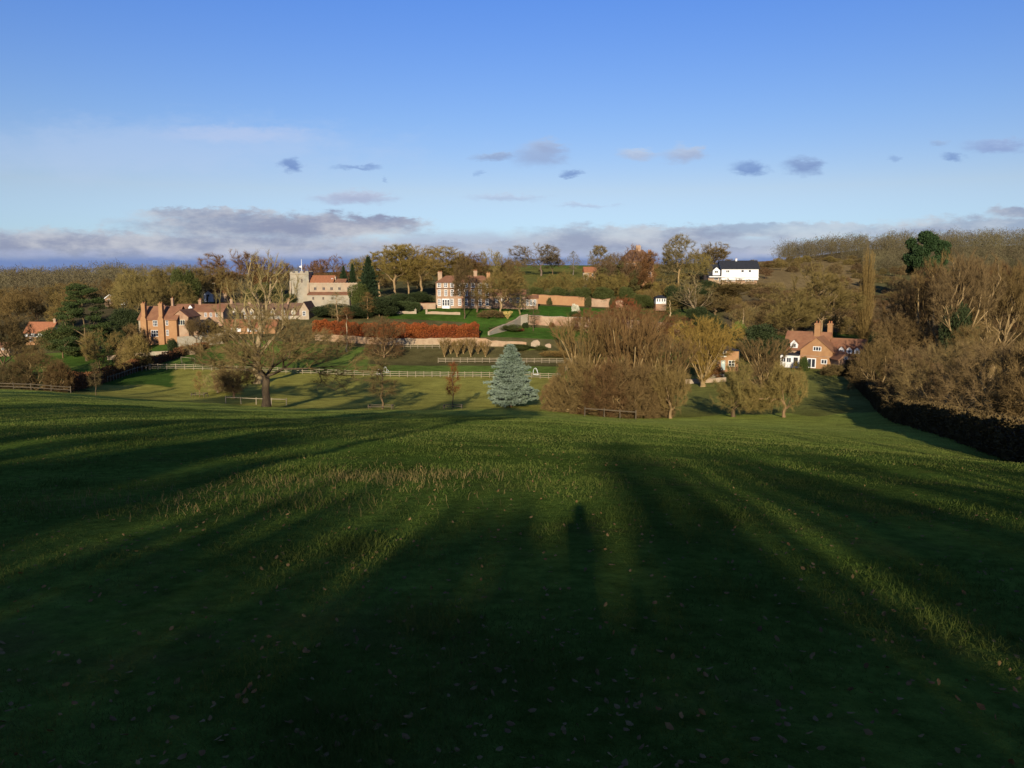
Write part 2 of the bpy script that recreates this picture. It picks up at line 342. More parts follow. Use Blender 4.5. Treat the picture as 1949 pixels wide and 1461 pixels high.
def tubes(nodes,par,rad,sel,k):
    n=len(nodes); d=np.zeros((n,3)); d[1:]=unit(nodes[1:]-nodes[par[1:]])
    main=np.full(n,-1); 
    for i in range(1,n):
        p=par[i]
        if main[p]<0 or rad[i]>rad[main[p]]: main[p]=i
    V=[];T=[];ring={}
    ref=np.array([.13,.97,.21]); an=2*PI*np.arange(k)/k
    def mk(c,dd,r):
        a=np.cross(ref,dd); a/=np.linalg.norm(a)+1e-9; b=np.cross(dd,a)
        s=len(V); V.extend(c+r*(np.cos(t)*a+np.sin(t)*b) for t in an); return s
    for i in range(1,n):
        if not sel[i]: continue
        p=par[i]
        if main[p]==i and p in ring: s=ring[p]
        elif main[p]==i: s=mk(nodes[p],d[i],max(rad[p],rad[i]) if p==0 or True else rad[i])
        else: s=mk(nodes[p],d[i],rad[i]*1.15)
        dd=d[i]+(d[main[i]] if main[i]>=0 else 0); dd/=np.linalg.norm(dd)+1e-9
        e=mk(nodes[i],dd,rad[i]*(1 if main[i]>=0 else .5)); ring[i]=e
        for q in range(k):
            q2=(q+1)%k; T.append((s+q,s+q2,e+q2)); T.append((s+q,e+q2,e+q))
    return np.array(V).reshape(-1,3),np.array(T,int).reshape(-1,3)
def slivers(base,dirs,L,w,r):
    n=len(base); side=unit(np.cross(dirs,r.normal(size=(n,3))))*(w/2)[:,None]
    V=np.concatenate([base-side,base+side,base+dirs*L[:,None]]); i=np.arange(n)
    return V,np.stack([i,i+n,i+2*n],1)
def cat(parts):
    V=[];T=[];o=0
    for v,t in parts:
        if len(v)==0: continue
        V.append(v);T.append(t+o);o+=len(v)
    return np.concatenate(V),np.concatenate(T)
def twigs(r,nodes,par,rad,thr,n,L0,w0,up=.15,rand=.75,out=.35,droop=0):
    idx=np.where((rad<thr)&(par>=0))[0]; i=r.choice(idx,n); p=par[i]; t=r.random(n)[:,None]
    base=nodes[p]*(1-t)+nodes[i]*t; d=unit(nodes[i]-nodes[p]); cen=nodes[idx].mean(0); o=unit(base-cen)
    dirs=unit(d*.7+r.normal(size=(n,3))*rand*.6+o*out+np.array([0,0,up-droop])); L=L0*(.5+r.random(n)); w=w0*(.6+.8*r.random(n))
    a=slivers(base,dirs,L,w,r)
    # side shoots
    b2=base+dirs*(L*(.25+.5*r.random(n)))[:,None]; d2=unit(dirs+r.normal(size=(n,3))*.75+np.array([0,0,-droop])); 
    b=slivers(b2,d2,L*.6,w*.7,r)
    return cat([a,b])
PROTO={}
def reg(kind,parts,H=None,W=None):
    A=np.concatenate([np.array([v.co for v in m.vertices]) for _,m in parts]) if H is None else None
    if H is None:
        q=np.percentile(A,[1.0,99.0],axis=0); H=q[1][2]; W=(q[1][0]-q[0][0]+q[1][1]-q[0][1])/2
    PROTO[kind]=(parts,H,W)
def bare(kind,seed,chains,pts,bf=.5,start=1,tip=.02,thr=.07,ntw=9000,L0=.9,w0=.03,kw={},trunkmin=None,barkmat=None,e=2.25,W=None):
    r=np.random.default_rng(seed); nodes,par=grow(chains,pts,bf,start); rad=radii(par,tip,e)
    if trunkmin: 
        nch=len(chains[0]); f=max(1,trunkmin/rad[1]); rad[:nch]*=np.linspace(f,1+(f-1)*.5,nch)
    rad[0]=rad[1]*1.35 if len(rad)>1 else rad[0]
    # knees in the limbs
    big=rad>thr
    v,t=tubes(nodes,par,rad,big&(par>=0),6); parts=[('trunk',tri_mesh(kind+'_trunk',v,t,barkmat or bark,True))]
    v2,t2=tubes(nodes,par,rad,(~big)&(par>=0),3); tw=twigs(r,nodes,par,rad,thr*.8,ntw,L0,w0,**kw)
    V,T=cat([(v2,t2),tw]); parts.append(('crown',tri_mesh(kind+'_crown',V,T,twig)))
    reg(kind,parts)
def leafcloud(r,C_,Rd,n,size,flat=0.,shell=.6,out=.6):
    """n leaf-sized triangles pairs spread through ellipsoids"""
    C_=np.asarray(C_,float); Rd=np.asarray(Rd,float); vol=(Rd.prod(1))**.67; i=r.choice(len(C_),n,p=vol/vol.sum())
    d=unit(r.normal(size=(n,3))); q=shell+(1-shell)*r.random(n)**.5; q=q*np.where(r.random(n)<.25,r.random(n),1)
    P=C_[i]+d*Rd[i]*q[:,None]; dirs=unit(d*out+r.normal(size=(n,3))*.8*np.array([1,1,1-flat])); L=size*(.6+.8*r.random(n))
    side=unit(np.cross(dirs,r.normal(size=(n,3))))*(L*.32)[:,None]; m=P+dirs*(L*.5)[:,None]
    V=np.concatenate([P,m-side,m+side,P+dirs*L[:,None]]); k=np.arange(n)
    return V,np.concatenate([np.stack([k,k+n,k+2*n],1),np.stack([k+n,k+3*n,k+2*n],1)])
def chain_up(h,n,r,wob=.15,x=0,y=0): return [(x+(r.normal()*wob if i else 0),y+(r.normal()*wob if i else 0),h*i/n) for i in range(n+1)]
def build_protos():
    for s in (1,2,3):
        r=np.random.default_rng(100+s)
        # round-crowned bare tree
        C_=[(0,0,8.2)]+[(r.normal()*2.2,r.normal()*2.2,7.5+r.normal()*1.6) for _ in range(5)]
        pts=np.concatenate([ell_pts(r,150 if k==0 else 75,c,(4.2,4.2,4.2) if k==0 else (2.3,2.3,2.2),.5) for k,c in enumerate(C_)])
        bare('round%d'%s,s,[chain_up(3.6,4,r)],pts[pts[:,2]>3.2],.45,3,.018,.075,11000,.75,.032)
        # tall beech with a long clean trunk
        C_=[(0,0,13.5)]+[(r.normal()*2,r.normal()*2,13+r.normal()*2.6) for _ in range(6)]
        pts=np.concatenate([ell_pts(r,160 if k==0 else 70,c,(4,4,6) if k==0 else (2.4,2.4,2.6),.5) for k,c in enumerate(C_)])
        bare('tall%d'%s,s+10,[chain_up(8,6,r,.12)],pts[pts[:,2]>7],.5,4,.018,.05,15000,.8,.034,dict(up=.3))
        # shrub, many stems from the ground
        pts=ell_pts(r,420,(0,0,1.2),(3.2,3.2,3.0),.55,.25)
        bare('bush%d'%s,s+20,[[(0,0,0),(0,0,.25)]],pts,.55,1,.012,.022,12000,.55,.028)
        pts=ell_pts(r,900,(0,0,1.2),(3.2,3.2,3.0),.6,.25)
        bare('bushbig%d'%s,s+25,[[(0,0,0),(0,0,.2)]],pts,.6,1,.008,.016,15000,.30,.011)
        # fan of stems, goblet shape
        a=r.random(420)*2*PI; h=r.random(420)**.8; rr=(.25+2.6*h**1.1)*np.sqrt(r.random(420)*.9+.1); pts=np.stack([rr*np.cos(a),rr*np.sin(a),.8+9.5*h-.25*rr**1.3],1)
        bare('vase%d'%s,s+30,[[(0,0,0),(0,0,.5)]],pts,.95,1,.024,.034,9000,.55,.018,dict(up=.5,rand=.5))
    r=np.random.default_rng(6); pts=ell_pts(r,420,(0,0,16),(4.2,4.2,4.6),.5)
    bare('forest',7,[chain_up(12.5,7,r,.15)],pts,.5,6,.022,.08,12000,.85,.034,dict(up=.3),trunkmin=.30)
    r=np.random.default_rng(5)
    # fastigiate poplar
    a=r.random(500)*2*PI; h=r.random(500); rr=1.25*np.sqrt(r.random(500))*(1-.55*h**4)*np.minimum(1,h*6+.15); pts=np.stack([rr*np.cos(a),rr*np.sin(a),1+19*h],1)
    bare('poplar',41,[chain_up(4,4,r,.05)],pts,1.3,1,.014,.05,11000,.8,.03,dict(up=1.1,rand=.35))
    # slim birch
    a=r.random(200)*2*PI; h=r.random(200); rr=2.1*np.sqrt(r.random(200))*np.sin(PI*np.minimum(1,h*.85+.12)); pts=np.stack([rr*np.cos(a),rr*np.sin(a),3.2+8.3*h],1)
    bare('birch',42,[chain_up(10,10,r,.07)],pts,.35,3,.010,.045,2600,.7,.016,dict(droop=.5),trunkmin=.13)
    # sapling
    a=r.random(60)*2*PI; h=r.random(60); rr=.8*np.sqrt(r.random(60))*np.sin(PI*np.minimum(1,h*.8+.15)); pts=np.stack([rr*np.cos(a),rr*np.sin(a),1.3+3*h],1)
    bare('sapling',43,[chain_up(3.6,6,r,.03)],pts,.4,2,.007,.02,1500,.4,.016,trunkmin=.05)
    # old orchard tree: low, tangled
    for s in (1,2):
        r=np.random.default_rng(60+s)
        C_=[(0,0,2.7)]+[(r.normal()*1.9,r.normal()*1.9,2.3+r.normal()*.8) for _ in range(7)]
        pts=np.concatenate([ell_pts(r,110 if k==0 else 70,c,(3.4,3.4,2.4) if k==0 else (1.7,1.7,1.4),.6) for k,c in enumerate(C_)])
        bare('apple%d'%s,s+60,[[(0,0,0),(.1,0,.45),(-.05,.1,.9),(.1,0,1.3)]],pts[pts[:,2]>.6],.4,2,.016,.06,14000,.5,.026,dict(up=.25,rand=1),trunkmin=.27)
    # hero oak
    r=np.random.default_rng(77)
    ch=[[(0,0,0),(.05,0,1.2),(-.02,0,2.4),(.1,0,3.6),(.1,0,4.3)],[(.1,0,4.0),(1.0,-.3,4.7),(2.0,-.5,5.4),(3.0,-.7,5.4),(4.6,-1,5.5),(6,-1.2,5.1),(7.2,-1.3,4.2),(8,-1.4,3),(8.7,-1.5,1.9)],
        [(2.0,-.5,5.4),(2.7,0,6.2),(3.3,.4,6.9),(4.8,.8,7.4),(6.3,1,7.8)],[(4.6,-1,5.5),(6.5,-.8,5.7),(8.2,-.6,5.7)],[(.1,0,4.3),(-.6,0,5.2),(-.5,.2,6.6),(-.9,.2,8.3),(-1,.1,10)],[(.1,0,4.3),(.6,.3,5.4),(.9,.2,6.8),(.8,.1,8.4),(1.3,.1,10.2)],
        [(-.6,0,5.2),(-1.9,.4,6.2),(-3.2,.6,7.2),(-4.6,.8,7.6)],[(.1,0,4.2),(-1.4,-.6,5.2),(-3,-1,5.6),(-4.8,-1.2,5.0)],[(.6,.3,5.4),(.9,2,6.5),(1.2,3.6,7.5)],[(.1,0,4.2),(.2,-1.8,5.5),(.5,-3.4,6.3)],
        [(7.2,-1.3,4.2),(8.7,-1.2,5.8),(9.6,-1.1,6.8),(10.8,-1,7.2)]]
    pts=np.concatenate([ell_pts(r,340,(.3,0,9.5),(5.2,5.2,4.0),.5),ell_pts(r,230,(4.6,.3,8.3),(4.2,4.2,2.6),.5),ell_pts(r,200,(-4,.3,7.6),(4.2,4.2,2.6),.5),ell_pts(r,40,(7.2,-1,4.0),(2.6,2,1.8),.5),ell_pts(r,30,(10.2,-1,6.2),(1.6,1.6,1.3),.5),ell_pts(r,60,(0,-3.8,7),(2.5,2,2),.5)])
    bare('oak',77,ch,pts,.42,4,.022,.075,20000,.7,.024,dict(up=.15),trunkmin=.44)
    # pale upright ash
    r=np.random.default_rng(78)
    C_=[(0,0,11)]+[(r.normal()*2.6,r.normal()*2,11+r.normal()*2.2) for _ in range(5)]
    pts=np.concatenate([ell_pts(r,120 if k==0 else 45,c,(4.8,4.5,5.4) if k==0 else (2.3,2.3,2.6),.6) for k,c in enumerate(C_)])
    bare('ash',78,[chain_up(4.5,5,r,.15)],pts[pts[:,2]>6.5],.75,3,.034,.06,4600,.75,.024,dict(up=.5,rand=.5))
    r=np.random.default_rng(79)
    C_=[(0,0,11.5)]+[(r.normal()*2.0,r.normal()*1.8,11.5+r.normal()*2.6) for _ in range(6)]
    pts=np.concatenate([ell_pts(r,130 if k==0 else 50,c,(3.4,3.4,5.8) if k==0 else (2.0,2.0,2.4),.55) for k,c in enumerate(C_)])
    bare('ash2',79,[chain_up(6,6,r,.2)],pts[pts[:,2]>5.5],.7,3,.024,.05,9000,.75,.028,dict(up=.45,rand=.6))
    # blue spruce: whorls of boughs carrying short needle sprays
    r=np.random.default_rng(9); H=10.4; parts=[]; mb=[]
    tv,tt=tubes(np.array([(0,0,0),(0,0,1.2),(0,0,5),(0,0,10)],float),np.array([-1,0,1,2]),np.array([.24,.2,.13,.03]),np.array([0,1,1,1],bool),8)
    B=[];D=[];LL=[]
    lv=0; z=1.25
    while z<10.2:
        f=(z-1.2)/(H-1.2); R=4.1*(1-f)**.85*(.88+.2*r.random())+.12
        if z<2.0: R*=.82
        nb=max(4,int(9+6*(1-f))); ph=r.random()*6
        for b in range(nb):
            a=ph+2*PI*b/nb+r.normal()*.12; Rb=R*(.5+.62*r.random())*(1+.12*math.sin(3*(ph*0+2*PI*b/nb)+z*1.3)); dirh=np.array([math.cos(a),math.sin(a),0]); perp=np.array([-math.sin(a),math.cos(a),0])
            m=max(10,int(Rb*46)); t=r.random(m)**.7; sidew=Rb*.26*np.sin(PI*np.clip(t*.9+.1,0,1))
            rise=(.12+r.normal()*.14)*t-.38*t*t+.30*t**4
            p=np.array([0,0,z])+dirh*(t*Rb)[:,None]+perp*(r.normal(size=m)*sidew*.7)[:,None]+np.array([0,0,1.])*(rise*Rb*.55+r.normal(size=m)*.05)[:,None]
            B.append(p); D.append(unit(dirh*.8+perp*r.normal(size=m)[:,None]*.6+np.array([0,0,1])*(r.normal(size=m)*.35+.12)[:,None])); LL.append(.20+.22*r.random(m))
        z+=.42*(1-.45*f)
    B=np.concatenate(B);D=np.concatenate(D);LL=np.concatenate(LL)
    prt=[]
    for k in range(3):
        dd=unit(D+r.normal(size=D.shape)*.38); prt.append(slivers(B,dd,LL*1.1,np.full(len(B),.105),r))
    V,T=cat(prt); reg('spruce',[('trunk',tri_mesh('spruce_trunk',tv,tt,bark,True)),('crown',tri_mesh('spruce_crown',V,T,leaf))],10.4,8.0)
    # cedar: flat plates of foliage
    r=np.random.default_rng(10); Cc=[];Rr=[]; ch=[chain_up(13,8,r,.15)]
    for z_,R_ in ((3.2,6.6),(4.4,7.2),(5.8,6.6),(7.2,6.2),(8.6,5.6),(10,5.0),(11.4,4.6),(12.8,3.9),(14,2.8)):
        for b in range(int(3+R_*1.35)):
            a=r.random()*2*PI; q=R_*(.3+.7*math.sqrt(r.random())); Cc.append((q*math.cos(a),q*math.sin(a),z_+r.normal()*.35)); Rr.append((1.2+.9*r.random(),1.2+.9*r.random(),.26+.14*r.random()))
    Vv=leafcloud(r,Cc,Rr,46000,.22,.35,.5); n_,p_=grow(ch,np.array(Cc),.3,2); rd=radii(p_,.05); tv,tt=tubes(n_,p_,rd,p_>=0,5)
    reg('cedar',[('trunk',tri_mesh('cedar_trunk',tv,tt,bark,True)),('crown',tri_mesh('cedar_crown',Vv[0],Vv[1],leaf))],15.,15.)
    # scots pine
    r=np.random.default_rng(12); Cc=[tuple(q) for q in ell_pts(r,75,(0,0,7.2),(3.6,3.6,3.5),.5)]; Rr=[(.7+.5*r.random(),)*2+(.45+.4*r.random(),) for _ in Cc]
    Vv=leafcloud(r,Cc,Rr,52000,.26,0,.35,.35); n_,p_=grow([chain_up(8,6,r,.1)],np.array(Cc),.4,3); rd=radii(p_,.06); tv,tt=tubes(n_,p_,rd,p_>=0,5)
    reg('pine',[('trunk',tri_mesh('pine_trunk',tv,tt,bark,True)),('crown',tri_mesh('pine_crown',Vv[0],Vv[1],leaf))],11.,8.)
    # leafy evergreen shrubs
    for s in (1,2):
        r=np.random.default_rng(20+s); Cc=[];Rr=[]
        for _ in range(20):
            d=unit(r.normal(size=3)); d[2]=abs(d[2]); q=r.random()**.5*1.5; Cc.append((d[0]*q,d[1]*q,.75+d[2]*q*.9)); v=.55+.5*r.random(); Rr.append((v,v,v*.85))
        Vv=leafcloud(r,Cc,Rr,9000,.17,0,.55); n_,p_=grow([[(0,0,0),(0,0,.4)]],np.array(Cc),.4,1); rd=radii(p_,.02); tv,tt=tubes(n_,p_,rd,p_>=0,4)
        Vb=leafcloud(r,Cc,[(a*.8,b*.8,c*.75) for a,b,c in Rr],26000,.085,0,.55); reg('shrubbig%d'%s,[('stem',tri_mesh('shrub_stem',tv,tt,bark,True)),('foliage',tri_mesh('shrub_foliage',Vb[0],Vb[1],leaf))])
        reg('shrub%d'%s,[('stem',tri_mesh('shrub_stem',tv,tt,bark,True)),('foliage',tri_mesh('shrub_foliage',Vv[0],Vv[1],leaf))])
    # tree clad in ivy
    r=np.random.default_rng(31); Cc=[(r.normal()*.7*(1+z_*.12),r.normal()*.7*(1+z_*.12),z_) for z_ in np.linspace(.8,9,34)]; Rr=[(.8+.5*r.random(),)*2+(.9,) for _ in Cc]
    Vv=leafcloud(r,Cc,Rr,12000,.26,0,.5); pts=ell_pts(r,220,(0,0,9),(3.2,3.2,3.2),.6); n_,p_=grow([chain_up(8,6,r,.1)],pts,.5,3); rd=radii(p_,.02); tv,tt=tubes(n_,p_,rd,p_>=0,4); tw=twigs(r,n_,p_,rd,.06,3000,.8,.03); V,T=cat([(tv,tt),tw])
    reg('ivy',[('trunk',tri_mesh('ivy_tree_trunk',V,T,bark)),('ivy_cover',tri_mesh('ivy_cover',Vv[0],Vv[1],leaf))])
build_protos()
NM={'forest':'woodland_tree','round':'bare_tree','tall':'beech_tree','bush':'bare_shrub','vase':'multistem_tree','poplar':'poplar_tree','birch':'birch_tree','sapling':'sapling','apple':'apple_tree','oak':'oak_tree','ash':'ash_tree','spruce':'spruce_tree','cedar':'cedar_tree','pine':'pine_tree','shrub':'evergreen_shrub','ivy':'ivy_clad_tree'}
CATN={'bush':'shrub','shrub':'shrub'}
GREY=(.95,.95,1.05); OLIVE=(1.02,.95,.62); BROWN=(.86,.68,.55); RED=(.95,.52,.40); PALE=(1.35,1.25,1.0); DARK=(.55,.5,.42); GOLD=(1.35,1.05,.5)
EV=(.070,.078,.022); DKEV=(.038,.050,.018); YEL=(.13,.15,.03)
def tree(kind,px,Y,top,w,label,tint=(1,1,1),group=None,trunk=None,parts=True,name=None,dz=0,rot=None,base=None,cat_=None):
    ps,H,W=PROTO[kind]; stem_=kind.rstrip('123')
    if stem_ in('bush','shrub') and w*mpp(Y)/W>(1.45 if stem_=='bush' else 1.5): ps,H,W=PROTO[stem_+'big'+kind[-1]]
    p=gp(px,Y,dz-.08); h=max(.5,zpix(top,Y)-p.z); wm=w*mpp(Y,p.z); 
    if base is not None: p.z=zpix(base,Y); h=zpix(top,Y)-p.z
    e=empty(name or NM[stem_],p,label,cat_ or CATN.get(stem_,'tree'),group,rng.random()*6.28 if rot is None else rot)
    e.scale=(wm/W,wm/W,h/H)
    for nm,me in ps: link(nm,me,e,(trunk or ((1.6,1.38,.92) if stem_ in ('vase','bush','tall') else (tint if max(tint)>.3 else (.8,.65,.5)))) if nm in('trunk','stem') else tint)
    return e
# ------------------------------------------------------------------ buildings
class House:
    def __init__(s,name,label,cat_,px0,Y,py,rz=0,group=None):
        s.Y=Y; s.px0=px0; z=zpix(py,Y); X=(px0-CX)/F*depth(Y,z); s.k=mpp(Y,z); s.z0=z
        s.o=empty(name,(X,Y,z),label,cat_,group,rz)
    def x(s,px): return (px-s.px0)*s.k
    def z(s,py,d=0): return zpix(py,s.Y+d)-s.z0
    def block(s,a,b,top,bot,d0,d1,m,name='wall',gable=None,axis='y',down=1.2):
        """walls; gable = image row of the ridge"""
        x0,x1,z1,z0=s.x(a),s.x(b),s.z(top),s.z(bot)-down; M=MB()
        if gable is None: M.box(x0,x1,d0,d1,z0,z1)
        elif axis=='y': M.prism([(x0,z0),(x1,z0),(x1,z1),((x0+x1)/2,s.z(gable)),(x0,z1)],d0,d1,'y')
        else: M.prism([(d0,z0),(d1,z0),(d1,z1),((d0+d1)/2,s.z(gable,(d0+d1)/2)),(d0,z1)],x0,x1,'x')
        return M.build(name,m,s.o)
    def roof(s,a,b,ridge,eave,d0,d1,m,axis='x',ov=.35,th=.16,hip=0,name='roof'):
        x0,x1,ze=s.x(a),s.x(b),s.z(eave); M=MB()
        if axis=='x':
            dm=(d0+d1)/2; zr=s.z(ridge,dm); sl_=(zr-ze)/(dm-d0); 
            if hip:
                M.add([(x0-ov,d0-ov,ze-.05),(x1+ov,d0-ov,ze-.05),(x1+ov,d1+ov,ze-.05),(x0-ov,d1+ov,ze-.05),(x0+hip,dm,zr),(x1-hip,dm,zr)],[(0,1,5,4),(1,2,5),(2,3,4,5),(3,0,4),(0,3,2,1)])
            else:
                lo=ze-sl_*ov
                M.prism([(d0-ov,lo),(dm,zr),(d1+ov,lo),(d1+ov,lo+th),(dm,zr+th),(d0-ov,lo+th)],x0-ov,x1+ov,'x')
        elif axis=='lean':
            zr=s.z(ridge,d1); M.prism([(d0-ov,ze),(d1,zr),(d1,zr+th),(d0-ov,ze+th)],x0-ov,x1+ov,'x')
        else:
            xm=(x0+x1)/2; zr=s.z(ridge); sl_=(zr-ze)/(xm-x0); lo=ze-sl_*ov
            M.prism([(x0-ov,lo),(xm,zr),(x1+ov,lo),(x1+ov,lo+th),(xm,zr+th),(x0-ov,lo+th)],d0-ov,d1+ov,'y')
        return M.build(name,m,s.o)
    def win(s,px,py,w,h,d=0,nx=2,nz=2,m=None,f=.09,name='window',glassm=None):
        return window(s.o,s.x(px),s.z(py),w*s.k,h*s.k,d,nx,nz,m,f,name,glassm)
    def chim(s,px,w,top,bot,d,m,dd=.9,pots=2,down=.6,pm=None):
        x0,x1=s.x(px-w/2),s.x(px+w/2); z1,z0=s.z(top,d),s.z(bot,d)-down; M=MB()
        M.box(x0,x1,d-dd/2,d+dd/2,z0,z1-.35); M.box(x0-.08,x1+.08,d-dd/2-.08,d+dd/2+.08,z1-.35,z1-.12); M.box(x0,x1,d-dd/2,d+dd/2,z1-.12,z1)
        c=M.build('chimney',m,s.o)
        for i in range(pots):
            xx=x0+(x1-x0)*(i+.5)/pots; MB().tube((xx,d,z1-.02),(xx,d,z1+.38),.13,.10,7).build('chimney_pot',pm or tileorange,c)
        return c
def window(par,x,z,w,h,d,nx=2,nz=2,m=None,f=.09,name='window',glassm=None):
    M=MB(); x0,x1,z0,z1=x-w/2,x+w/2,z-h/2,z+h/2
    M.box(x0,x0+f,d-.06,d+.05,z0,z1); M.box(x1-f,x1,d-.06,d+.05,z0,z1); M.box(x0+f,x1-f,d-.06,d+.05,z1-f,z1); M.box(x0+f,x1-f,d-.06,d+.05,z0,z0+f)
    for i in range(1,nx): q=x0+w*i/nx; M.box(q-f*.4,q+f*.4,d-.05,d+.04,z0+f,z1-f)
    for i in range(1,nz): q=z0+h*i/nz; M.box(x0+f,x1-f,d-.046,d+.036,q-f*.3,q+f*.3)
    fr=M.build(name,m or white,par); M=MB(); M.add([(x0+f*.5,d-.02,z0+f*.5),(x1-f*.5,d-.02,z0+f*.5),(x1-f*.5,d-.02,z1-f*.5),(x0+f*.5,d-.02,z1-f*.5)],[(0,1,2,3)]); M.build('pane',glassm or glass,fr)
    return fr
def dormer(H,px,w,apex,eave,bot,d0,d1,wm,rm,nw=2):
    g=H.block(px-w/2,px+w/2,eave,bot,d0,d1,wm,'dormer',apex,'y',0)
    x0,x1=H.x(px-w/2),H.x(px+w/2); xm=(x0+x1)/2; ze,zr=H.z(eave),H.z(apex); sl_=(zr-ze)/(xm-x0); ov=.18; lo=ze-sl_*ov
    MB().prism([(x0-ov,lo+.02),(xm,zr+.02),(x1+ov,lo+.02),(x1+ov,lo+.12),(xm,zr+.14),(x0-ov,lo+.12)],d0-.15,d1,'y').build('dormer_roof',rm,g)
    window(g,xm,(H.z(eave)+H.z(bot))/2,(x1-x0)*.6,(ze-H.z(bot))*.72,d0-.01,nw,1)
    return g
def build_houses():
    # brick manor with two great chimney stacks
    H=House('manor_house','tall gabled brick manor house with two stepped chimney stacks, left of the village','house',300,205,651)
    H.block(267,338,607,651,0,8,brickorange,'wall',583,'x'); H.roof(267,338,583,607,0,8,tile)
    MB().box(H.x(266.4),H.x(271),-.05,.3,H.z(651)-1,H.z(608)).build('stone_quoin',stone,H.o)
    for px in (277.5,310): 
        c=H.chim(px,7,577,608,.2,brickorange,1.2,2); MB().prism([(H.x(px-5.5),H.z(651)-1),(H.x(px+5.5),H.z(651)-1),(H.x(px+5.5),H.z(608)),(H.x(px+3.4),H.z(602)),(H.x(px-3.4),H.z(602)),(H.x(px-5.5),H.z(608))],-.75,.0,'y').build('chimney_breast',brickorange,H.o)
    H.win(298,615,9,11,-.01,3,2); H.win(298,634,18,12,-.01,4,2); H.win(320,614,5,10,-.01,2,2); H.win(320,633,5,11,-.01,2,2)
    H.block(326,357,603,652,1.2,9,brick,'gable_wall',591,'y'); H.roof(326,357,590.5,603,1.2,9,tile,'y',.3)
    H.win(342,614,17,10,1.19,4,1,cream); H.chim(300,5,580,590,5,brick,.8,1)
    # long tiled house behind
    H=House('tiled_house','long brick house with rust tiled roof and one white dormer behind the manor','house',380,224,610)
    H.block(332,425,592,612,0,7,brick,'wall',579,'x'); H.roof(332,425,579,592,0,7,tile); dormer(H,363,7,580,584.5,592,.2,3,white,tile,2)
    for px in (392,402,413): H.win(px,599,4.5,8,-.01,2,2)
    H.chim(322,4,567,582,3,brick,.8,1); H.chim(374,5,570,580,3.5,brick,.9,2); 
    H=House('lean_to_shed','dark timber shed with low slate roof in the manor courtyard','shed',375,209,645)
    H.block(356,402,624,646,0,5,oldtimber); H.roof(356,402,614,624,0,5,slate,'lean'); H.win(388,633,3,9,-.01,1,2); H.win(397,633,3,9,-.01,1,2)
    MB().box(H.x(364),H.x(378),-.04,.02,H.z(645),H.z(629)).build('door',brick,H.o)
    # almshouse terrace with a row of dormers
    H=House('cottage_terrace','long terrace of stone cottages with brown roof and a row of little gabled dormers','house',495,238,611)
    H.block(412,574,598,612,0,7,render_,'wall',577,'x'); H.roof(412,574,577,598,0,7,tilebrown)
    for px in (417,430,448,465,480,500,520,540,559): dormer(H,px,8.5,586,591.5,599,-.15,3,render_,tilebrown,2)
    for px in (424,440,457,473,490,510,530,550): H.win(px,604,4,6,-.01,2,2)
    H.block(572,590,590,612,-1,8,stone,'gable_wall',575,'y'); H.roof(572,590,574.5,590,-1,8,tilebrown,'y',.25); H.win(581,596,6,9,-1.01,2,2)
    for px in (435,470,508,545): H.chim(px,5,569,580,3.5,brick,.9,2)
    # low orange-roofed cottage
    H=House('low_cottage','low cottage with bright orange tiled roof and white wall panels behind the big oak','house',470,217,634)
    H.block(425,524,622,636,0,6,brickorange,'wall',608,'x'); H.roof(425,524,608,622,0,6,tileorange)
    for px in (432,454,476,497): MB().box(H.x(px-5),H.x(px+5),-.05,.02,H.z(631),H.z(623)).build('white_panel',white,H.o)
    H.win(443,627,4,6,-.01,2,1); H.win(487,627,4,6,-.01,2,1)
    # white-gabled cottage up behind
    H=House('white_gabled_cottage','small cottage with white gable and orange roof below the wooded hill','house',408,290,567)
    H.block(404,430,556,568,1,7,brick,'wall',547,'x'); H.roof(404,430,547,556,1,7,tileorange); H.block(388,405,559,568,0,6,white,'gable_wall',553,'y'); H.roof(388,405,552.5,559,0,6,tile,'y',.2)
    H.win(396,562,6,5,-.01,2,1); H.chim(401,5,538,552,4,stone,.9,2); H.win(417,561,4,4,.99,2,1)
    # church
    H=House('village_church','flint village church with square battlemented tower and red tiled nave roof','church',600,262,575)
    H.block(554,589,520,576,0,6.2,flint,'tower')
    x0,x1=H.x(554),H.x(589); zt=H.z(520)
    def cren(a,b,z,h,n):
        w=(b-a)/n; P=[(a,z-.3)]+[(b,z-.3)]; Q=[]
        for i in range(n): hh=z+h if i%2==0 else z+.25; Q+= [(a+i*w,hh),(a+(i+1)*w,hh)]
        return P+Q[::-1]
    for d in (-.02,5.87): MB().prism(cren(x0-.02,x1+.02,zt,.75,7),d,d+.36,'y').build('battlement',flint,H.o)
    for q in (x0-.024,x1-.336): MB().prism(cren(.36,5.85,zt,.75,7),q,q+.36,'x').build('battlement',flint,H.o)
    MB().box(x0-.12,x1+.12,-.12,6.3,zt-.35,zt-.12).build('string_course',stone,H.o)
    for px,a in ((554.5,-1),(588,1)):
        MB().prism([(-.9,H.z(577)-1),(.0,H.z(577)-1),(.0,H.z(532)),(-.35,H.z(536)),(-.35,H.z(548)),(-.9,H.z(553))],H.x(px-1.6),H.x(px+1.6),'x').build('buttress',stone,H.o)
    H.win(576,534,4,8,-.01,2,3,stone,.1); H.win(566,556,2.5,5,-.01,1,1,stone,.08)
    H.block(589,634,537,576,.8,7.5,flint,'nave_wall',524.5,'x',1); H.roof(589,634,524.5,537,.8,7.5,tileorange,ov=.15); H.block(634,656,539,576,1.5,6.8,flint,'chancel_wall',531,'x'); H.roof(634,656,531,539,1.5,6.8,tile,ov=.15)
    MB().box(H.x(588.5),H.x(681),.0,.75,H.z(575)-1,H.z(539.5)).build('clerestory_wall',stone,H.o)
    MB().prism(cren(H.x(588.6),H.x(681),H.z(539.5),H.z(537.6)-H.z(539.5),31),-.06,.3,'y').build('parapet',stone,H.o)
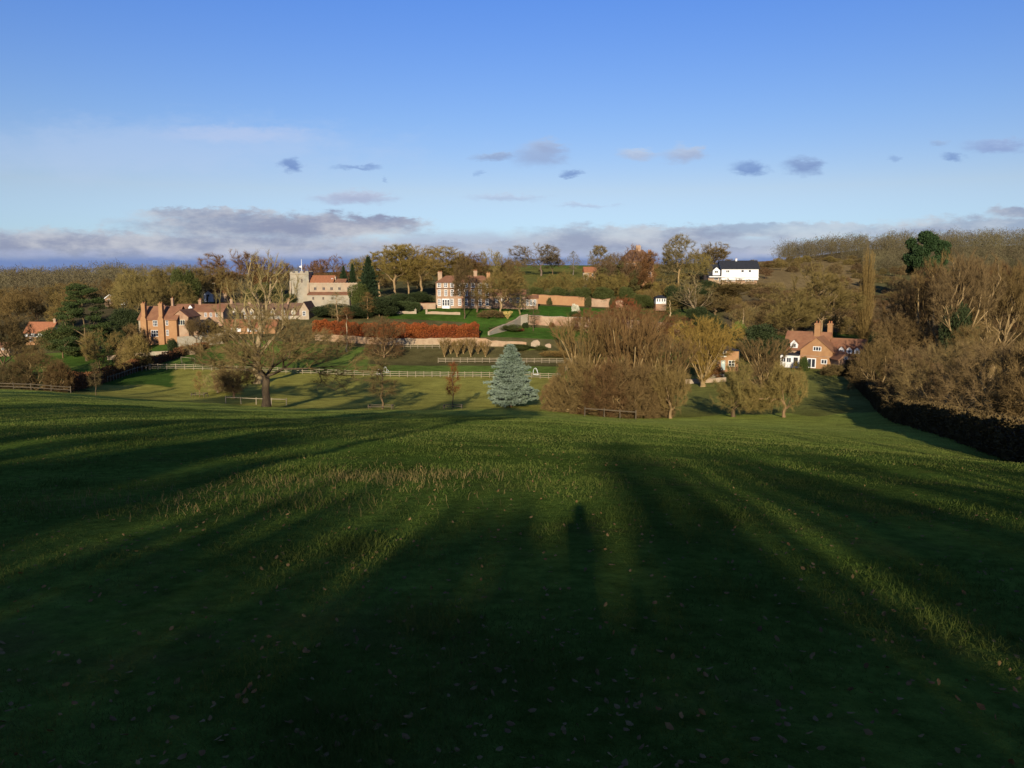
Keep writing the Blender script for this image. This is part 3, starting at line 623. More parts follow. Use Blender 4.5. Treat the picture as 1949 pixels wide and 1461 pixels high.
    for px in (601,617,632,647,664): H.win(px,549,5.6,6.4,-.01,2,1,stone,.12)
    H.roof(589,668,556,561,-2.6,0,tile,'lean',.1); H.block(589,668,561,577,-2.5,-.02,flint,'aisle_wall')
    for px in (600,619,636): H.win(px,567,4,6,-2.51,2,1,stone,.1)
    H.win(631,530.5,3,2.4,2.2,1,1); MB().box(H.x(634.2),H.x(637),3,5,H.z(533),H.z(526)).build('chimney',stone,H.o)
    fp=MB().tube((H.x(572),3,zt),(H.x(572),3,H.z(493)),.12,.07,7).build('flagpole',white,H.o); MB().prism([(H.x(571.6),H.z(505)),(H.x(567.5),H.z(506.3)),(H.x(568.5),H.z(508.5)),(H.x(571.6),H.z(508.8))],2.97,3.03,'y').build('flag',white,fp)
    # Georgian house
    H=House('georgian_house','three storey red brick Georgian house with white sash windows and tall end chimneys','house',880,260,585)
    H.block(830,936,537.5,586,0,9,brick); H.roof(830,936,524,537.5,0,9,tile,hip=3.0); 
    MB().box(H.x(829.2),H.x(936.8),-.14,-.02,H.z(549.6),H.z(547.8)).build('string_course',tilebrown,H.o); MB().box(H.x(829),H.x(937),-.3,-.02,H.z(538.2),H.z(536.6)).build('cornice',tilebrown,H.o)
    for px in (836.5,848.7,860.7,875,887,900,914,927):
        H.win(px,542.5,7,9,-.01,2,2,None,.16); H.win(px,557,6,12.5,-.01,2,3,None,.16)
        if not 840<px<852: H.win(px,575,6,13,-.01,2,3,None,.16)
    b=MB().prism([(H.x(840.5),-.02),(H.x(842.5),-1.1),(H.x(856),-1.1),(H.x(858.5),-.02)],H.z(585)-1,H.z(568),'z').build('bay_window',white,H.o)
    for i in range(3): window(b,H.x(844.8+i*4.5),H.z(575.5),3.9*H.k,11.5*H.k,-1.11,1,2,None,.07)
    H.chim(836,8,517,536,4.5,brick,1.1,3); H.chim(904,7,515,528,4.5,brick,1.1,3); H.chim(929,7,519,530,5,brickorange,1.1,2)
    H.block(936,1000,561,586,1,8,brick,'wing_wall',551,'x'); H.roof(936,1000,551,561,1,8,tile)
    for px in (945,957,972,986): H.win(px,571,5,10,.99,2,2,None,.12)
    H.block(1001,1024,568,585,2,7,brick,'garden_room',562,'x'); H.roof(1001,1024,562,568,2,7,tile)
    for px in (1004,1011,1018): H.win(px,576,5,12,1.99,2,1,None,.14)
    # creeper-covered house and its small neighbour
    H=House('creeper_clad_house','tall brick house with brown hipped roof half hidden by creeper and trees','house',1212,305,560)
    H.block(1183,1243,497,562,0,9,brickorange); H.roof(1183,1243,475,497,0,9,tilebrown,hip=3.5); H.chim(1216,9,467,478,4.5,brick,1.2,3); H.chim(1238,6,476,492,4.5,brick,1.,2)
    for px in (1192,1205,1222,1236): H.win(px,505,5,8,-.01,2,2)
    for px in (1192,1222,1236): H.win(px,522,5,9,-.01,2,2)
    r_=np.random.default_rng(4); cc=[(H.x(1183+46*r_.random()),-.15,H.z(500+52*r_.random())) for _ in range(46)]+[(H.x(1185+56*r_.random()),2.2,H.z(490+6*r_.random())) for _ in range(12)]; v_=leafcloud(r_,cc,[(1.1+.7*r_.random(),.35,.9+.7*r_.random()) for _ in cc],14000,.3,0,.4); link('creeper',tri_mesh('creeper',v_[0],v_[1],leaf),H.o,(.13,.075,.032))
    H=House('small_brick_house','small brick house with steep roof among bare trees right of the skyline field','house',1122,335,548)
    H.block(1112,1134,516,549,0,6,brickorange,'wall',508,'x'); H.roof(1112,1134,508,516,0,6,tileorange); H.block(1109,1120,519,549,-1.5,1,stone,'porch'); H.win(1128,523,4,5,-.01,2,1)
    # white house on the slope
    H=House('white_house','white rendered house with black slate roof high on the wooded slope','house',1400,330,536)
    H.block(1373,1443,510,527,0,8,white,'wall',497,'x'); H.roof(1373,1443,496.2,510,0,8,slate,ov=.5); H.block(1375,1442,527,538,.9,8,brick,'ground_floor_wall')
    MB().box(H.x(1372.6),H.x(1443.6),-.3,.3,H.z(528),H.z(526.6)).build('balcony_ledge',white,H.o)
    for px in (1382.8,1386): H.win(px,516,2.2,3.6,-.01,1,1,blackmat,.06)
    for px in (1412.5,1426.3): H.win(px,515.5,4.2,3.6,-.01,1,1,blackmat,.08)
    for px in (1385,1389.5,1394,1398.5,1421,1425.5,1430,1434.5): H.win(px,531.5,3.6,7,.88,1,1,None,.22)
    H.block(1349,1373,523,537,1,9,brick,'wing_wall'); H.roof(1349,1374,503.5,524,.6,9.4,slate,ov=.25); 
    H.block(1356.5,1370,514,523.5,.3,5,white,'gable_wall',508.3,'y',0); H.roof(1356.5,1370,507.6,514,.3,5,slate,'y',.15); H.win(1363.2,517,7,4,.29,2,1,cream,.1)
    MB().box(H.x(1349),H.x(1379),-.6,.9,H.z(527.4),H.z(525.4)).build('porch_roof',white,H.o); H.win(1364,530,8,5,.99,3,1); H.win(1371,531.5,3,7,.99,1,1)
    H.chim(1404.5,3,492,498,4,white,.7,1)
    # summerhouse
    H=House('summerhouse','small white summerhouse with four dark windows on a brick plinth among the shrubs','summerhouse',1258,272,583)
    H.block(1248,1268,578,584,0,4,brick,'plinth'); H.block(1248.4,1267.6,567,578,.1,3.9,white,'wall',down=0); H.roof(1247.6,1268.4,561.5,567,0,4,slate,hip=1.2,ov=.3)
    for i in range(4): H.win(1251+i*4.6,571,3.2,6.5,.09,1,1,None,.1)
    # brick cottage
    H=House('brick_cottage','orange brick cottage with slate roof, grey green door and cream windows','house',1378,172,704)
    H.block(1349,1405,667,705,0,7,brickorange); H.roof(1349,1406,656,667,0,7,slate,hip=2.2,ov=.4)
    for px,py,w,h in ((1375.5,672.5,11,11),(1360,691,12,11),(1391.5,691,12,11)):
        f=H.win(px,py,w,h,-.01,2,2,cream,.1); MB().box(H.x(px-w/2)-.1,H.x(px+w/2)+.1,-.15,-.07,H.z(py+h/2)-.12,H.z(py+h/2)).build('sill',cream,f)
    d=MB().box(H.x(1371.8),H.x(1379.8),-.08,.02,H.z(704),H.z(685.5)).build('door',greydoor,H.o); MB().box(H.x(1373.5),H.x(1378),-.1,-.085,H.z(691),H.z(687.5)).build('door_light',cream,d)
    H.chim(1360,6,650,660,3.5,brickorange,.9,2)
    MB().box(H.x(1405.1),H.x(1406.3),-.1,.05,H.z(704),H.z(668)).build('drainpipe',blackmat,H.o)
    # cottage turned to the lane
    z=zpix(700.5,172); X=(1552-CX)/F*depth(172,z); o=empty('gabled_cottage',(X,172,z),'brick cottage with rust tiled roofs, two tall chimneys and white french doors below the slope','house',None,math.radians(-36))
    def part(m,name,mm,par=None): return m.build(name,mm,par or o)
    W=6.8; EH=3.9; RH=6.75; L_=9
    part(MB().prism([(-W/2,-1.5),(W/2,-1.5),(W/2,EH),(0,RH),(-W/2,EH)],0,L_,'y'),'wall',brickorange)
    sl_=(RH-EH)/(W/2); ov=.35
    part(MB().prism([(-W/2-ov,EH-sl_*ov),(0,RH),(W/2+ov,EH-sl_*ov),(W/2+ov,EH-sl_*ov+.16),(0,RH+.18),(-W/2-ov,EH-sl_*ov+.16)],-.25,L_,'y'),'roof',tile)
    part(MB().box(-W/2-.02,W/2+.02,-.05,-.01,2.55,2.75),'string_course',brick)
    window(o,-.9,1.1,1.9,2.15,-.01,2,1,None,.2,'french_doors'); window(o,.15,4.3,1.75,1.0,-.01,3,1,None,.14); window(o,1.75,1.55,1.3,1.05,-.01,2,1,None,.14)
    # wing running left and back
    part(MB().prism([(3,-1.5),(9,-1.5),(9,3.9),(6,7.4),(3,3.9)],-8,-W/2,'x'),'wing_wall',brick); part(MB().prism([(2.6,3.45),(6,7.4),(9.4,3.45),(9.4,3.62),(6,7.6),(2.6,3.62)],-8.3,1.6,'x'),'wing_roof',tile)
    def dm(x,y,z0,w,h,par=o):
        g=part(MB().prism([(x-w/2,z0),(x+w/2,z0),(x+w/2,z0+h*.6),(x,z0+h),(x-w/2,z0+h*.6)],y,y+2.6,'y'),'dormer',white); part(MB().prism([(x-w/2-.15,z0+h*.5),(x,z0+h+.02),(x+w/2+.15,z0+h*.5),(x+w/2+.15,z0+h*.5+.1),(x,z0+h+.14),(x-w/2-.15,z0+h*.5+.1)],y-.12,y+2.6,'y'),'dormer_roof',tile,g); window(g,x,z0+h*.34,w*.6,h*.5,y-.01,2,1)
    dm(-5.7,2.9,3.9,1.6,1.9)
    e=part(MB().box(-7.6,-W/2-.02,-.4,3,-1.5,2.6),'lean_to_extension',white); part(MB().box(-7.9,-W/2-.03,-.7,3,2.6,2.85),'flat_roof',slate,e)
    for x in (-6.9,-5.7): window(e,x,1.5,1.05,1.1,-.41,2,1)
    window(e,-4.2,1.2,.9,1.9,-.41,1,1,blackmat)
    # wing right and back with dormers
    part(MB().prism([(3.2,-1.5),(9.2,-1.5),(9.2,3.4),(6.2,6.2),(3.2,3.4)],W/2,W/2+5.2,'x'),'wing_wall',brickorange); part(MB().prism([(2.8,3.03),(6.2,6.2),(9.6,3.03),(9.6,3.2),(6.2,6.4),(2.8,3.2)],1.5,W/2+5.5,'x'),'wing_roof',tile)
    for x in (4.5,6.1,7.7): dm(x,3.0,3.3,1.15,1.5)
    window(o,5.2,1.9,1.2,1.1,3.19,2,1); 
    c=None
    for x,y,w in ((-1.4,5.6,1.25),(1.0,6.6,.95)):
        M=MB(); M.box(x-w/2,x+w/2,y-.45,y+.45,5.5,9.2); M.box(x-w/2-.09,x+w/2+.09,y-.54,y+.54,9.2,9.45); M.box(x-w/2,x+w/2,y-.45,y+.45,9.45,9.6); c=part(M,'chimney',brickorange)
        for k in (-.25,.25): part(MB().tube((x+k*w,y,9.6),(x+k*w,y,10.1),.15,.12,7),'chimney_pot',tileorange,c)
    # lower garage roof in front right
    H=House('lane_outbuilding','low outbuilding with rust roof beside the gabled cottage','shed',1608,166,698)
    H.block(1596,1622,684,700,0,5,brick,'wall',672,'y'); H.roof(1596,1622,671.5,684,0,5,tile,'y',.3); H.win(1609,681,6,5,-.01,2,1)
    # left cottage
    H=House('left_cottage','small cottage with orange roof and white upper wall beside the dark cedar','house',75,228,651)
    H.block(49,98,641,653,0,6,brickorange,'wall'); H.block(49,98,632,641,-.12,6.1,white,'upper_wall',613.5,'x',0); H.roof(49,98,613,632,-.1,6.1,tileorange); H.chim(97,4.5,606,618,3,brick,.8,1)
    for px in (58,70,84): H.win(px,637,6,5,-.13,2,1,blackmat,.08)
    M=MB(); 
    for px in (49.5,64,77,91): M.box(H.x(px),H.x(px+.9),-.17,-.13,H.z(641),H.z(632.4))
    M.build('timber_frame',oldtimber,H.o)
    for px in (60,86): H.win(px,646,6,6,-.01,2,1)
    H=House('roadside_shed','low shed with faded red roof at the left edge of the valley','shed',9,205,668); H.block(-8,18,660,670,0,5,brick,'wall',652,'x'); H.roof(-8,18,652,660,0,5,tile); H.win(6,664,5,4,-.01,2,1)
    H=House('bungalow','grey roofed bungalow with white gable behind the cedar','house',215,330,577)
    H.block(200,220,568,578,0,9,brick,'wall',560.5,'y'); H.roof(200,220,560,568,0,9,slate,'y',.4); H.block(218,233,567,578,2,8,white,'wing_wall',557,'x'); H.roof(218,233,557,567,2,8,slate); H.win(209,571,8,4,-.01,3,1)
    MB().prism([(H.x(200),H.z(567)),(H.x(210),H.z(559.6)),(H.x(220),H.z(567)),(H.x(220),H.z(568.6)),(H.x(210),H.z(561.5)),(H.x(200),H.z(568.6))],-.5,-.42,'y').build('barge_board',white,H.o)
    for px,a,b,lab,rm,wm in ((178,167,189,'far red roofed house on the left skyline',tileorange,brick),(200,194,207,'far white walled bungalow on the left skyline',tile,white),(226,217,236,'far pale house at the right end of the left skyline row',tilebrown,render_),(124,118,130,'tiny far house alone on the left skyline',tile,white)):
        H=House('far_house',lab,'house',px,850,534); H.block(a,b,529.5,535,0,9,wm,'wall',526,'x'); H.roof(a,b,525.8,529.5,0,9,rm); H.win(px,531.3,4,2,-.01,2,1)
build_houses()
# ------------------------------------------------------------------ walls, hedges, fences
def ribbon(name,label,cat_,pts,h,w,m,cap=None,group=None,wob=.06,sink=.5,step=1.2):
    """free-standing wall along (px,Y) points; h in metres (number or one per point)"""
    P=[gp(px,Y) for px,Y in pts]; hs=h if isinstance(h,(list,tuple)) else [h]*len(P); Q=[];
    for i in range(len(P)-1):
        n=max(1,int((P[i+1]-P[i]).length/step))
        for k in range(n+(i==len(P)-2)): t=k/n; Q.append((P[i].lerp(P[i+1],t),hs[i]*(1-t)+hs[i+1]*t))
    M=MB(); o=Q[0][0].copy()
    V=[]
    for i,(p,hh) in enumerate(Q):
        a=Q[max(0,i-1)][0]; b=Q[min(len(Q)-1,i+1)][0]; d=Vector((b.x-a.x,b.y-a.y,0)).normalized(); nrm=Vector((-d.y,d.x,0))*w/2; g=ground(p.x,p.y); hh+=rng.normal()*wob
        for s_,z in ((-1,g-sink),(1,g-sink),(1,g+hh),(-1,g+hh)): q=Vector((p.x,p.y,0))+nrm*s_; V.append((q.x-o.x,q.y-o.y,z-o.z))
    Fc=[]
    for i in range(len(Q)-1):
        for k in range(4): Fc.append((4*i+k,4*i+(k+1)%4,4*i+4+(k+1)%4,4*i+4+k))
    Fc+= [(3,2,1,0),tuple(4*(len(Q)-1)+k for k in range(4))]
    M.add(V,Fc); ob=M.build(name,m); ob.location=o; tag(ob,label,cat_,group)
    if cap:
        M=MB(); V2=[]
        for i in range(len(Q)):
            b=V[4*i:4*i+4]; c=(Vector(b[2])+Vector(b[3]))/2; s_=(Vector(b[2])-Vector(b[3]))*.65
            for q,dz in ((c-s_,.003),(c+s_,.003),(c+s_*.6,.16),(c-s_*.6,.16)): V2.append((q.x,q.y,q.z+dz))
        M.add(V2,Fc); M.build('coping',cap,ob)
    return ob
def hedge(name,label,pts,h,w,m,n,size,color=None,core=None,wob=.18):
    P=[gp(px,Y) for px,Y in pts]; hs=h if isinstance(h,(list,tuple)) else [h]*len(P)
    seg=np.array([(P[i+1]-P[i]).length for i in range(len(P)-1)]); r=rng; i=r.choice(len(seg),n,p=seg/seg.sum()); t=r.random(n)
    A=np.array([tuple(p) for p in P]); H_=np.array(hs); base=A[i]*(1-t)[:,None]+A[i+1]*t[:,None]; hh=(H_[i]*(1-t)+H_[i+1]*t)
    d=unit((A[i+1]-A[i])*np.array([1,1,0])); nr=np.stack([-d[:,1],d[:,0],0*d[:,0]],1)
    sarc=np.cumsum(np.concatenate([[0],seg]))[i]+t*seg[i]; lum=1+wob*(np.sin(sarc*.9)+np.sin(sarc*2.3+1)+np.sin(sarc*.31))/2.2
    face=r.random(n); u=np.where(face<.42,-1,np.where(face<.6,1,r.random(n)*2-1)); v=np.where(face<.6,r.random(n),1.0); inn=1-.28*r.random(n)**2
    gz=ground_np(base[:,0]+nr[:,0]*u*w/2,base[:,1]+nr[:,1]*u*w/2)
    p=base+nr*(u*w/2*inn*lum)[:,None]; p[:,2]=gz+.05+v*hh*lum*np.where(face<.6,1,inn**.4)
    dirs=unit(nr*u[:,None]*.6+np.array([0,0,.5])+r.normal(size=(n,3))*.7); L=size*(.6+.8*r.random(n)); side=unit(np.cross(dirs,r.normal(size=(n,3))))*(L*.33)[:,None]; m_=p+dirs*(L*.5)[:,None]
    o=A[0]; V=np.concatenate([p,m_-side,m_+side,p+dirs*L[:,None]])-o; k=np.arange(n); T_=np.concatenate([np.stack([k,k+n,k+2*n],1),np.stack([k+n,k+3*n,k+2*n],1)])
    e=empty(name,tuple(o),label,'hedge'); link('foliage',tri_mesh(name+'_foliage',V,T_,m),e,color or (1,1,1))
    c=ribbon('branch_core',None,None,pts,[x*.8 for x in hs],w*.62,core or oldtimber,wob=.1); c.location=Vector(c.location)-Vector(o); c.parent=e
    return e
def fence(name,label,pts,h,spacing,rails,m,group=None,r=.055,lean=.0,extra=.12):
    P=[gp(px,Y) for px,Y in pts]; o=P[0].copy(); e=empty(name,o,label,'fence',group); Q=[]
    for i in range(len(P)-1):
        n=max(1,round((P[i+1]-P[i]).length/spacing))
        for k in range(n+(i==len(P)-2)): p=P[i].lerp(P[i+1],k/n); p.z=ground(p.x,p.y); Q.append(p)
    pm=None
    for p in Q[:110]:
        if pm is None: pm=MB().prism([(-r,-r),(r,-r),(r,r),(-r,r)],-.4,h+extra,'z').build('post',m,e); pm.location=p-o; continue
        c=pm.copy(); C.objects.link(c); c.parent=e; c.location=p-o; c.rotation_euler=(rng.normal()*lean,rng.normal()*lean,0)
    for q in rails:
        M=MB()
        for a,b in zip(Q[:-1],Q[1:]):
            d=(b-a); nrm=Vector((-d.y,d.x,0)).normalized()*(r*.5); off=Vector((0,-r-.02,0))
            z0=h*q+rng.normal()*.015; z1=h*q+rng.normal()*.015; hh=.055
            V=[a-o+off-nrm+Vector((0,0,z0-hh)),a-o+off+nrm+Vector((0,0,z0-hh)),a-o+off+nrm+Vector((0,0,z0+hh)),a-o+off-nrm+Vector((0,0,z0+hh)),b-o+off-nrm+Vector((0,0,z1-hh)),b-o+off+nrm+Vector((0,0,z1-hh)),b-o+off+nrm+Vector((0,0,z1+hh)),b-o+off-nrm+Vector((0,0,z1+hh))]
            M.add(V,[(0,1,5,4),(1,2,6,5),(2,3,7,6),(3,0,4,7)])
        M.build('rail',m,e)
    return e
def build_boundaries():
    ribbon('stone_wall','rough flint courtyard wall right of the brick manor','wall',[(338,200),(425,205)],2.5,.5,flint,stone)
    ribbon('garden_wall','low pale wall with orange end below the manor lawn','wall',[(205,190),(330,190),(372,191)],.95,.45,stone)
    oldwall=mat('old_wall',(.34,.28,.19),(.19,.15,.10),.9,.95,.5,c3=(.31,.18,.10),scale3=.1)
    ribbon('retaining_wall','long pale stone wall under the copper beech hedge','wall',[(600,212.5),(760,212.5),(905,212.5)],1.75,.6,oldwall,None,wob=.05)
    ribbon('ruined_wall','crumbling pale stone wall sloping down behind the blue spruce','wall',[(890,211),(905,211),(935,211),(1002,210.5)],[1.6,2.3,1.6,1.1],.6,oldwall,wob=.12)
    ribbon('brick_wall','long weathered brick garden wall with pale coping below the upper lawn','wall',[(1006,237),(1100,237),(1200,237),(1293,236.5)],[2.6,2.6,2.4,2.3],.5,brick,stone)
    ribbon('sloping_wall','pale stone wall curving down the bank left of the brick garden wall','wall',[(930,219),(950,224),(975,231),(990,236),(1004,237.5)],[1.0,1.7,2.3,2.7,2.7],.5,flint,stone)
    ribbon('orchard_wall','tall bright orange brick wall at the top of the upper lawn','wall',[(1012,276),(1112,276)],3.1,.5,brickorange,tile)
    ribbon('patched_wall','red patched brick wall with dark creeper, right of the orange one','wall',[(1113.5,276),(1186,277)],[2.7,2.5],.5,brick,tile,wob=.25)
    ribbon('terrace_wall','low pale terrace wall left of the steps below the Georgian lawn','wall',[(738,246),(789,246)],.75,.4,stone); ribbon('terrace_wall','low pale terrace wall right of the steps below the Georgian lawn','wall',[(814,246),(876,246)],.75,.4,stone)
    for px,l in ((791,'left'),(812,'right')):
        p=gp(px,246); M=MB().box(-.3,.3,-.3,.3,-.4,1.15).box(-.38,.38,-.38,.38,1.15,1.3); M.add([(-.25,-.25,1.3),(.25,-.25,1.3),(.25,.25,1.3),(-.25,.25,1.3),(0,0,1.65)],[(0,1,4),(1,2,4),(2,3,4),(3,0,4)]); g=M.build('gate_pier',stone); g.location=p; tag(g,'stone gate pier on the %s of the terrace steps'%l,'gate pier','terrace gate piers')
    ribbon('yard_wall','low brick yard wall on the left of the Georgian house','wall',[(790,256),(829,257.5)],1.9,.4,brick,tile)
    ribbon('front_wall','low pale stone wall in front of the orange brick cottage','wall',[(1288,158),(1330,157),(1382,156)],.95,.5,stone); ribbon('bank_wall','short mossy garden wall under the brick cottage windows','wall',[(1338,165),(1378,165)],.6,.4,flint)
    # hedges
    copper=mat('copper_beech_leaf',(.22,.044,.015),(.10,.027,.011),.5,.8,c3=(.25,.075,.018),scale3=.16,trans=.12)
    hedge('copper_beech_hedge','tall clipped copper beech hedge with russet leaves along the terrace wall',[(597,215.3),(680,215.3),(760,215.3),(840,215.3),(912,215)],[3.7,3.8,3.7,3.6,3.7],2.6,copper,30000,.34,(1,1,1),mat('beech_core',(.13,.04,.018),None,2),.14)
    hedge('brown_hedge','brown leaved hedge climbing the left side of the paddock',[(128,126),(160,140),(205,152),(255,168),(300,178),(345,189),(394,200)],[2.4,2.4,2.2,2.0,1.8,1.6,1.5],1.8,leaf,16000,.26,(.20,.085,.035))
    hedge('yew_hedge','rounded dark green clipped hedge left of the Georgian lawn',[(742,251),(770,251),(800,251.5)],[2.4,2.9,2.2],3.4,leaf,9000,.26,(.045,.06,.02),mat('yew_core',(.02,.028,.012),None,2),.1)
    hedge('boundary_hedge','long dark clipped hedge with twiggy brown top down the right edge of the field',[(1618,168),(1640,140),(1668,118),(1690,100),(1725,84),(1780,70),(1860,56),(1949,46.5),(2080,39)],[2.2,2.2,2.2,2.2,2.3,2.3,2.3,2.3,2.3],1.9,twig,60000,.22,(.55,.45,.36),mat('hedge_core',(.035,.03,.02),None,2),.1)
    # fences
    fence('paddock_fence','long post and rail fence of pale timber along the bottom of the paddock',[(284,170),(420,170),(560,170),(640,169),(760,169.5),(900,170),(1060,170)],1.2,1.85,(.95,.62,.3),timber)
    fence('upper_fence','pale three rail fence across the far side of the paddock, behind the spruce',[(834,195),(960,195),(1088,195)],1.2,1.8,(.95,.62,.3),timber)
    fence('side_fence','fence climbing from paddock corner towards the bare thicket',[(1061,170),(1076,182),(1089,194.5)],1.25,1.8,(.95,.62,.3),timber)
    fence('wall_fence','short weathered fence at the foot of the pale stone wall',[(768,209.5),(850,209.5)],1.1,2,(.9,.5),timber)
    fence('tree_guard_fence','broken pale rails round the foot of the big oak',[(430,117.5),(545,118.5)],1.0,2.1,(.95,),timber,lean=.08)
    fence('thicket_fence','rickety brown fence under the big bare thicket',[(1113,99.2),(1150,98.4),(1210,98.2)],1.0,2.0,(.95,),oldtimber,lean=.10,extra=.2)
    fence('field_fence','dark rail fence under bushes at the left edge of the field',[(-40,114),(60,114),(135,116)],1.0,2.2,(.95,.5),oldtimber,lean=.06)
    fence('lane_fence','thin pale stake fence beside the brown hedge',[(205,149),(262,166),(286,170)],1.1,1.6,(.9,),timber,lean=.05)
    for px,Y,w,l in ((862,113,34,'low timber guard round the russet sapling'),(380,127,24,'low timber guard round the thin pale sapling'),(725,112,44,'low timber guard round the faint bare sapling')):
        k=mpp(Y)*w/2; p=gp(px,Y); e=empty('tree_guard',p,l,'tree guard','sapling guards')
        for sx in (-1,1):
            for sy in (-.8,.8): M=MB().box(-.05,.05,-.05,.05,-.3,.62); b=M.build('post',oldtimber,e); b.location=(sx*k,sy,ground(p.x+sx*k,p.y+sy)-p.z)
        for sy in (-.8,.8): MB().box(-k-.1,k+.1,sy-.03,sy+.03,.42,.52).build('rail',oldtimber,e)
        for sx in (-1,1): MB().box(sx*k-.03,sx*k+.03,-.8,.8,.42,.52).build('rail',oldtimber,e)
    # goals
    def goal(px,Y,w,dpt,h,label,rz):
        p=gp(px,Y); e=empty('goal',p,label,'goal','small goals in the paddock',rz); M=MB(); r=.05; prev=None
        for i in range(13):
            a=PI*i/12; q=(-w/2*math.cos(a),0,.05+h*math.sin(a)**.7)
            if prev: M.tube(prev,q,r,r,5)
            prev=q
        M.tube((-w/2,0,.05),(w/2,0,.05),r,r,5); M.build('front_hoop',white,e); M=MB(); prev=None
        for i in range(9):
            a=PI*i/8; q=(-w/2*math.cos(a),dpt*math.sin(a),.05)
            if prev: M.tube(prev,q,r*.8,r*.8,5)
            prev=q
        M.tube((0,0,h),(0,dpt,.05),r*.8,r*.8,5); M.build('net_frame',white,e); return e
    goal(722,173,1.25,1,1.15,'white pop up goal, left one of the near pair by the fence',.9); goal(733.5,176.5,1.25,1,1.25,'white pop up goal, right one of the near pair by the fence',-.9); goal(1019,175.5,1.4,1.1,1.5,'lone white pop up goal just right of the blue spruce',-.8)
    p=gp(359,174); e=empty('football_goal',p,'thin metal football goal frame at the left end of the paddock','goal'); M=MB(); q=1.5
    M.tube((-q,0,0),(-q-.1,0,2.2),.05,.05,6); M.tube((q,0,0),(q-.1,0,1.9),.05,.05,6); M.tube((-q-.1,0,2.2),(q-.1,0,1.9),.05,.05,6); M.build('goal_frame',timber,e); MB().tube((-q-.1,0,2.2),(-q-.2,1.6,0),.04,.04,5).tube((q-.1,0,1.9),(q-.1,1.6,0),.04,.04,5).build('back_stay',timber,e)
    for px,w,h,d,l in ((1019,2.4,2.0,210.5,'lump of pale ruined wall right of the spruce'),(1043,1.6,1.0,211,'small stub of pale ruined wall beside dark shrubs')):
        M=MB(); p=gp(px,d); M.prism([(-w/2,-.5),(w/2,-.5),(w*.5,h*.7),(w*.25,h),(-w*.2,h*.92),(-w*.5,h*.6)],-.4,.4,'y'); o=M.build('ruined_wall',stone); o.location=p; tag(o,l,'wall')
build_boundaries()
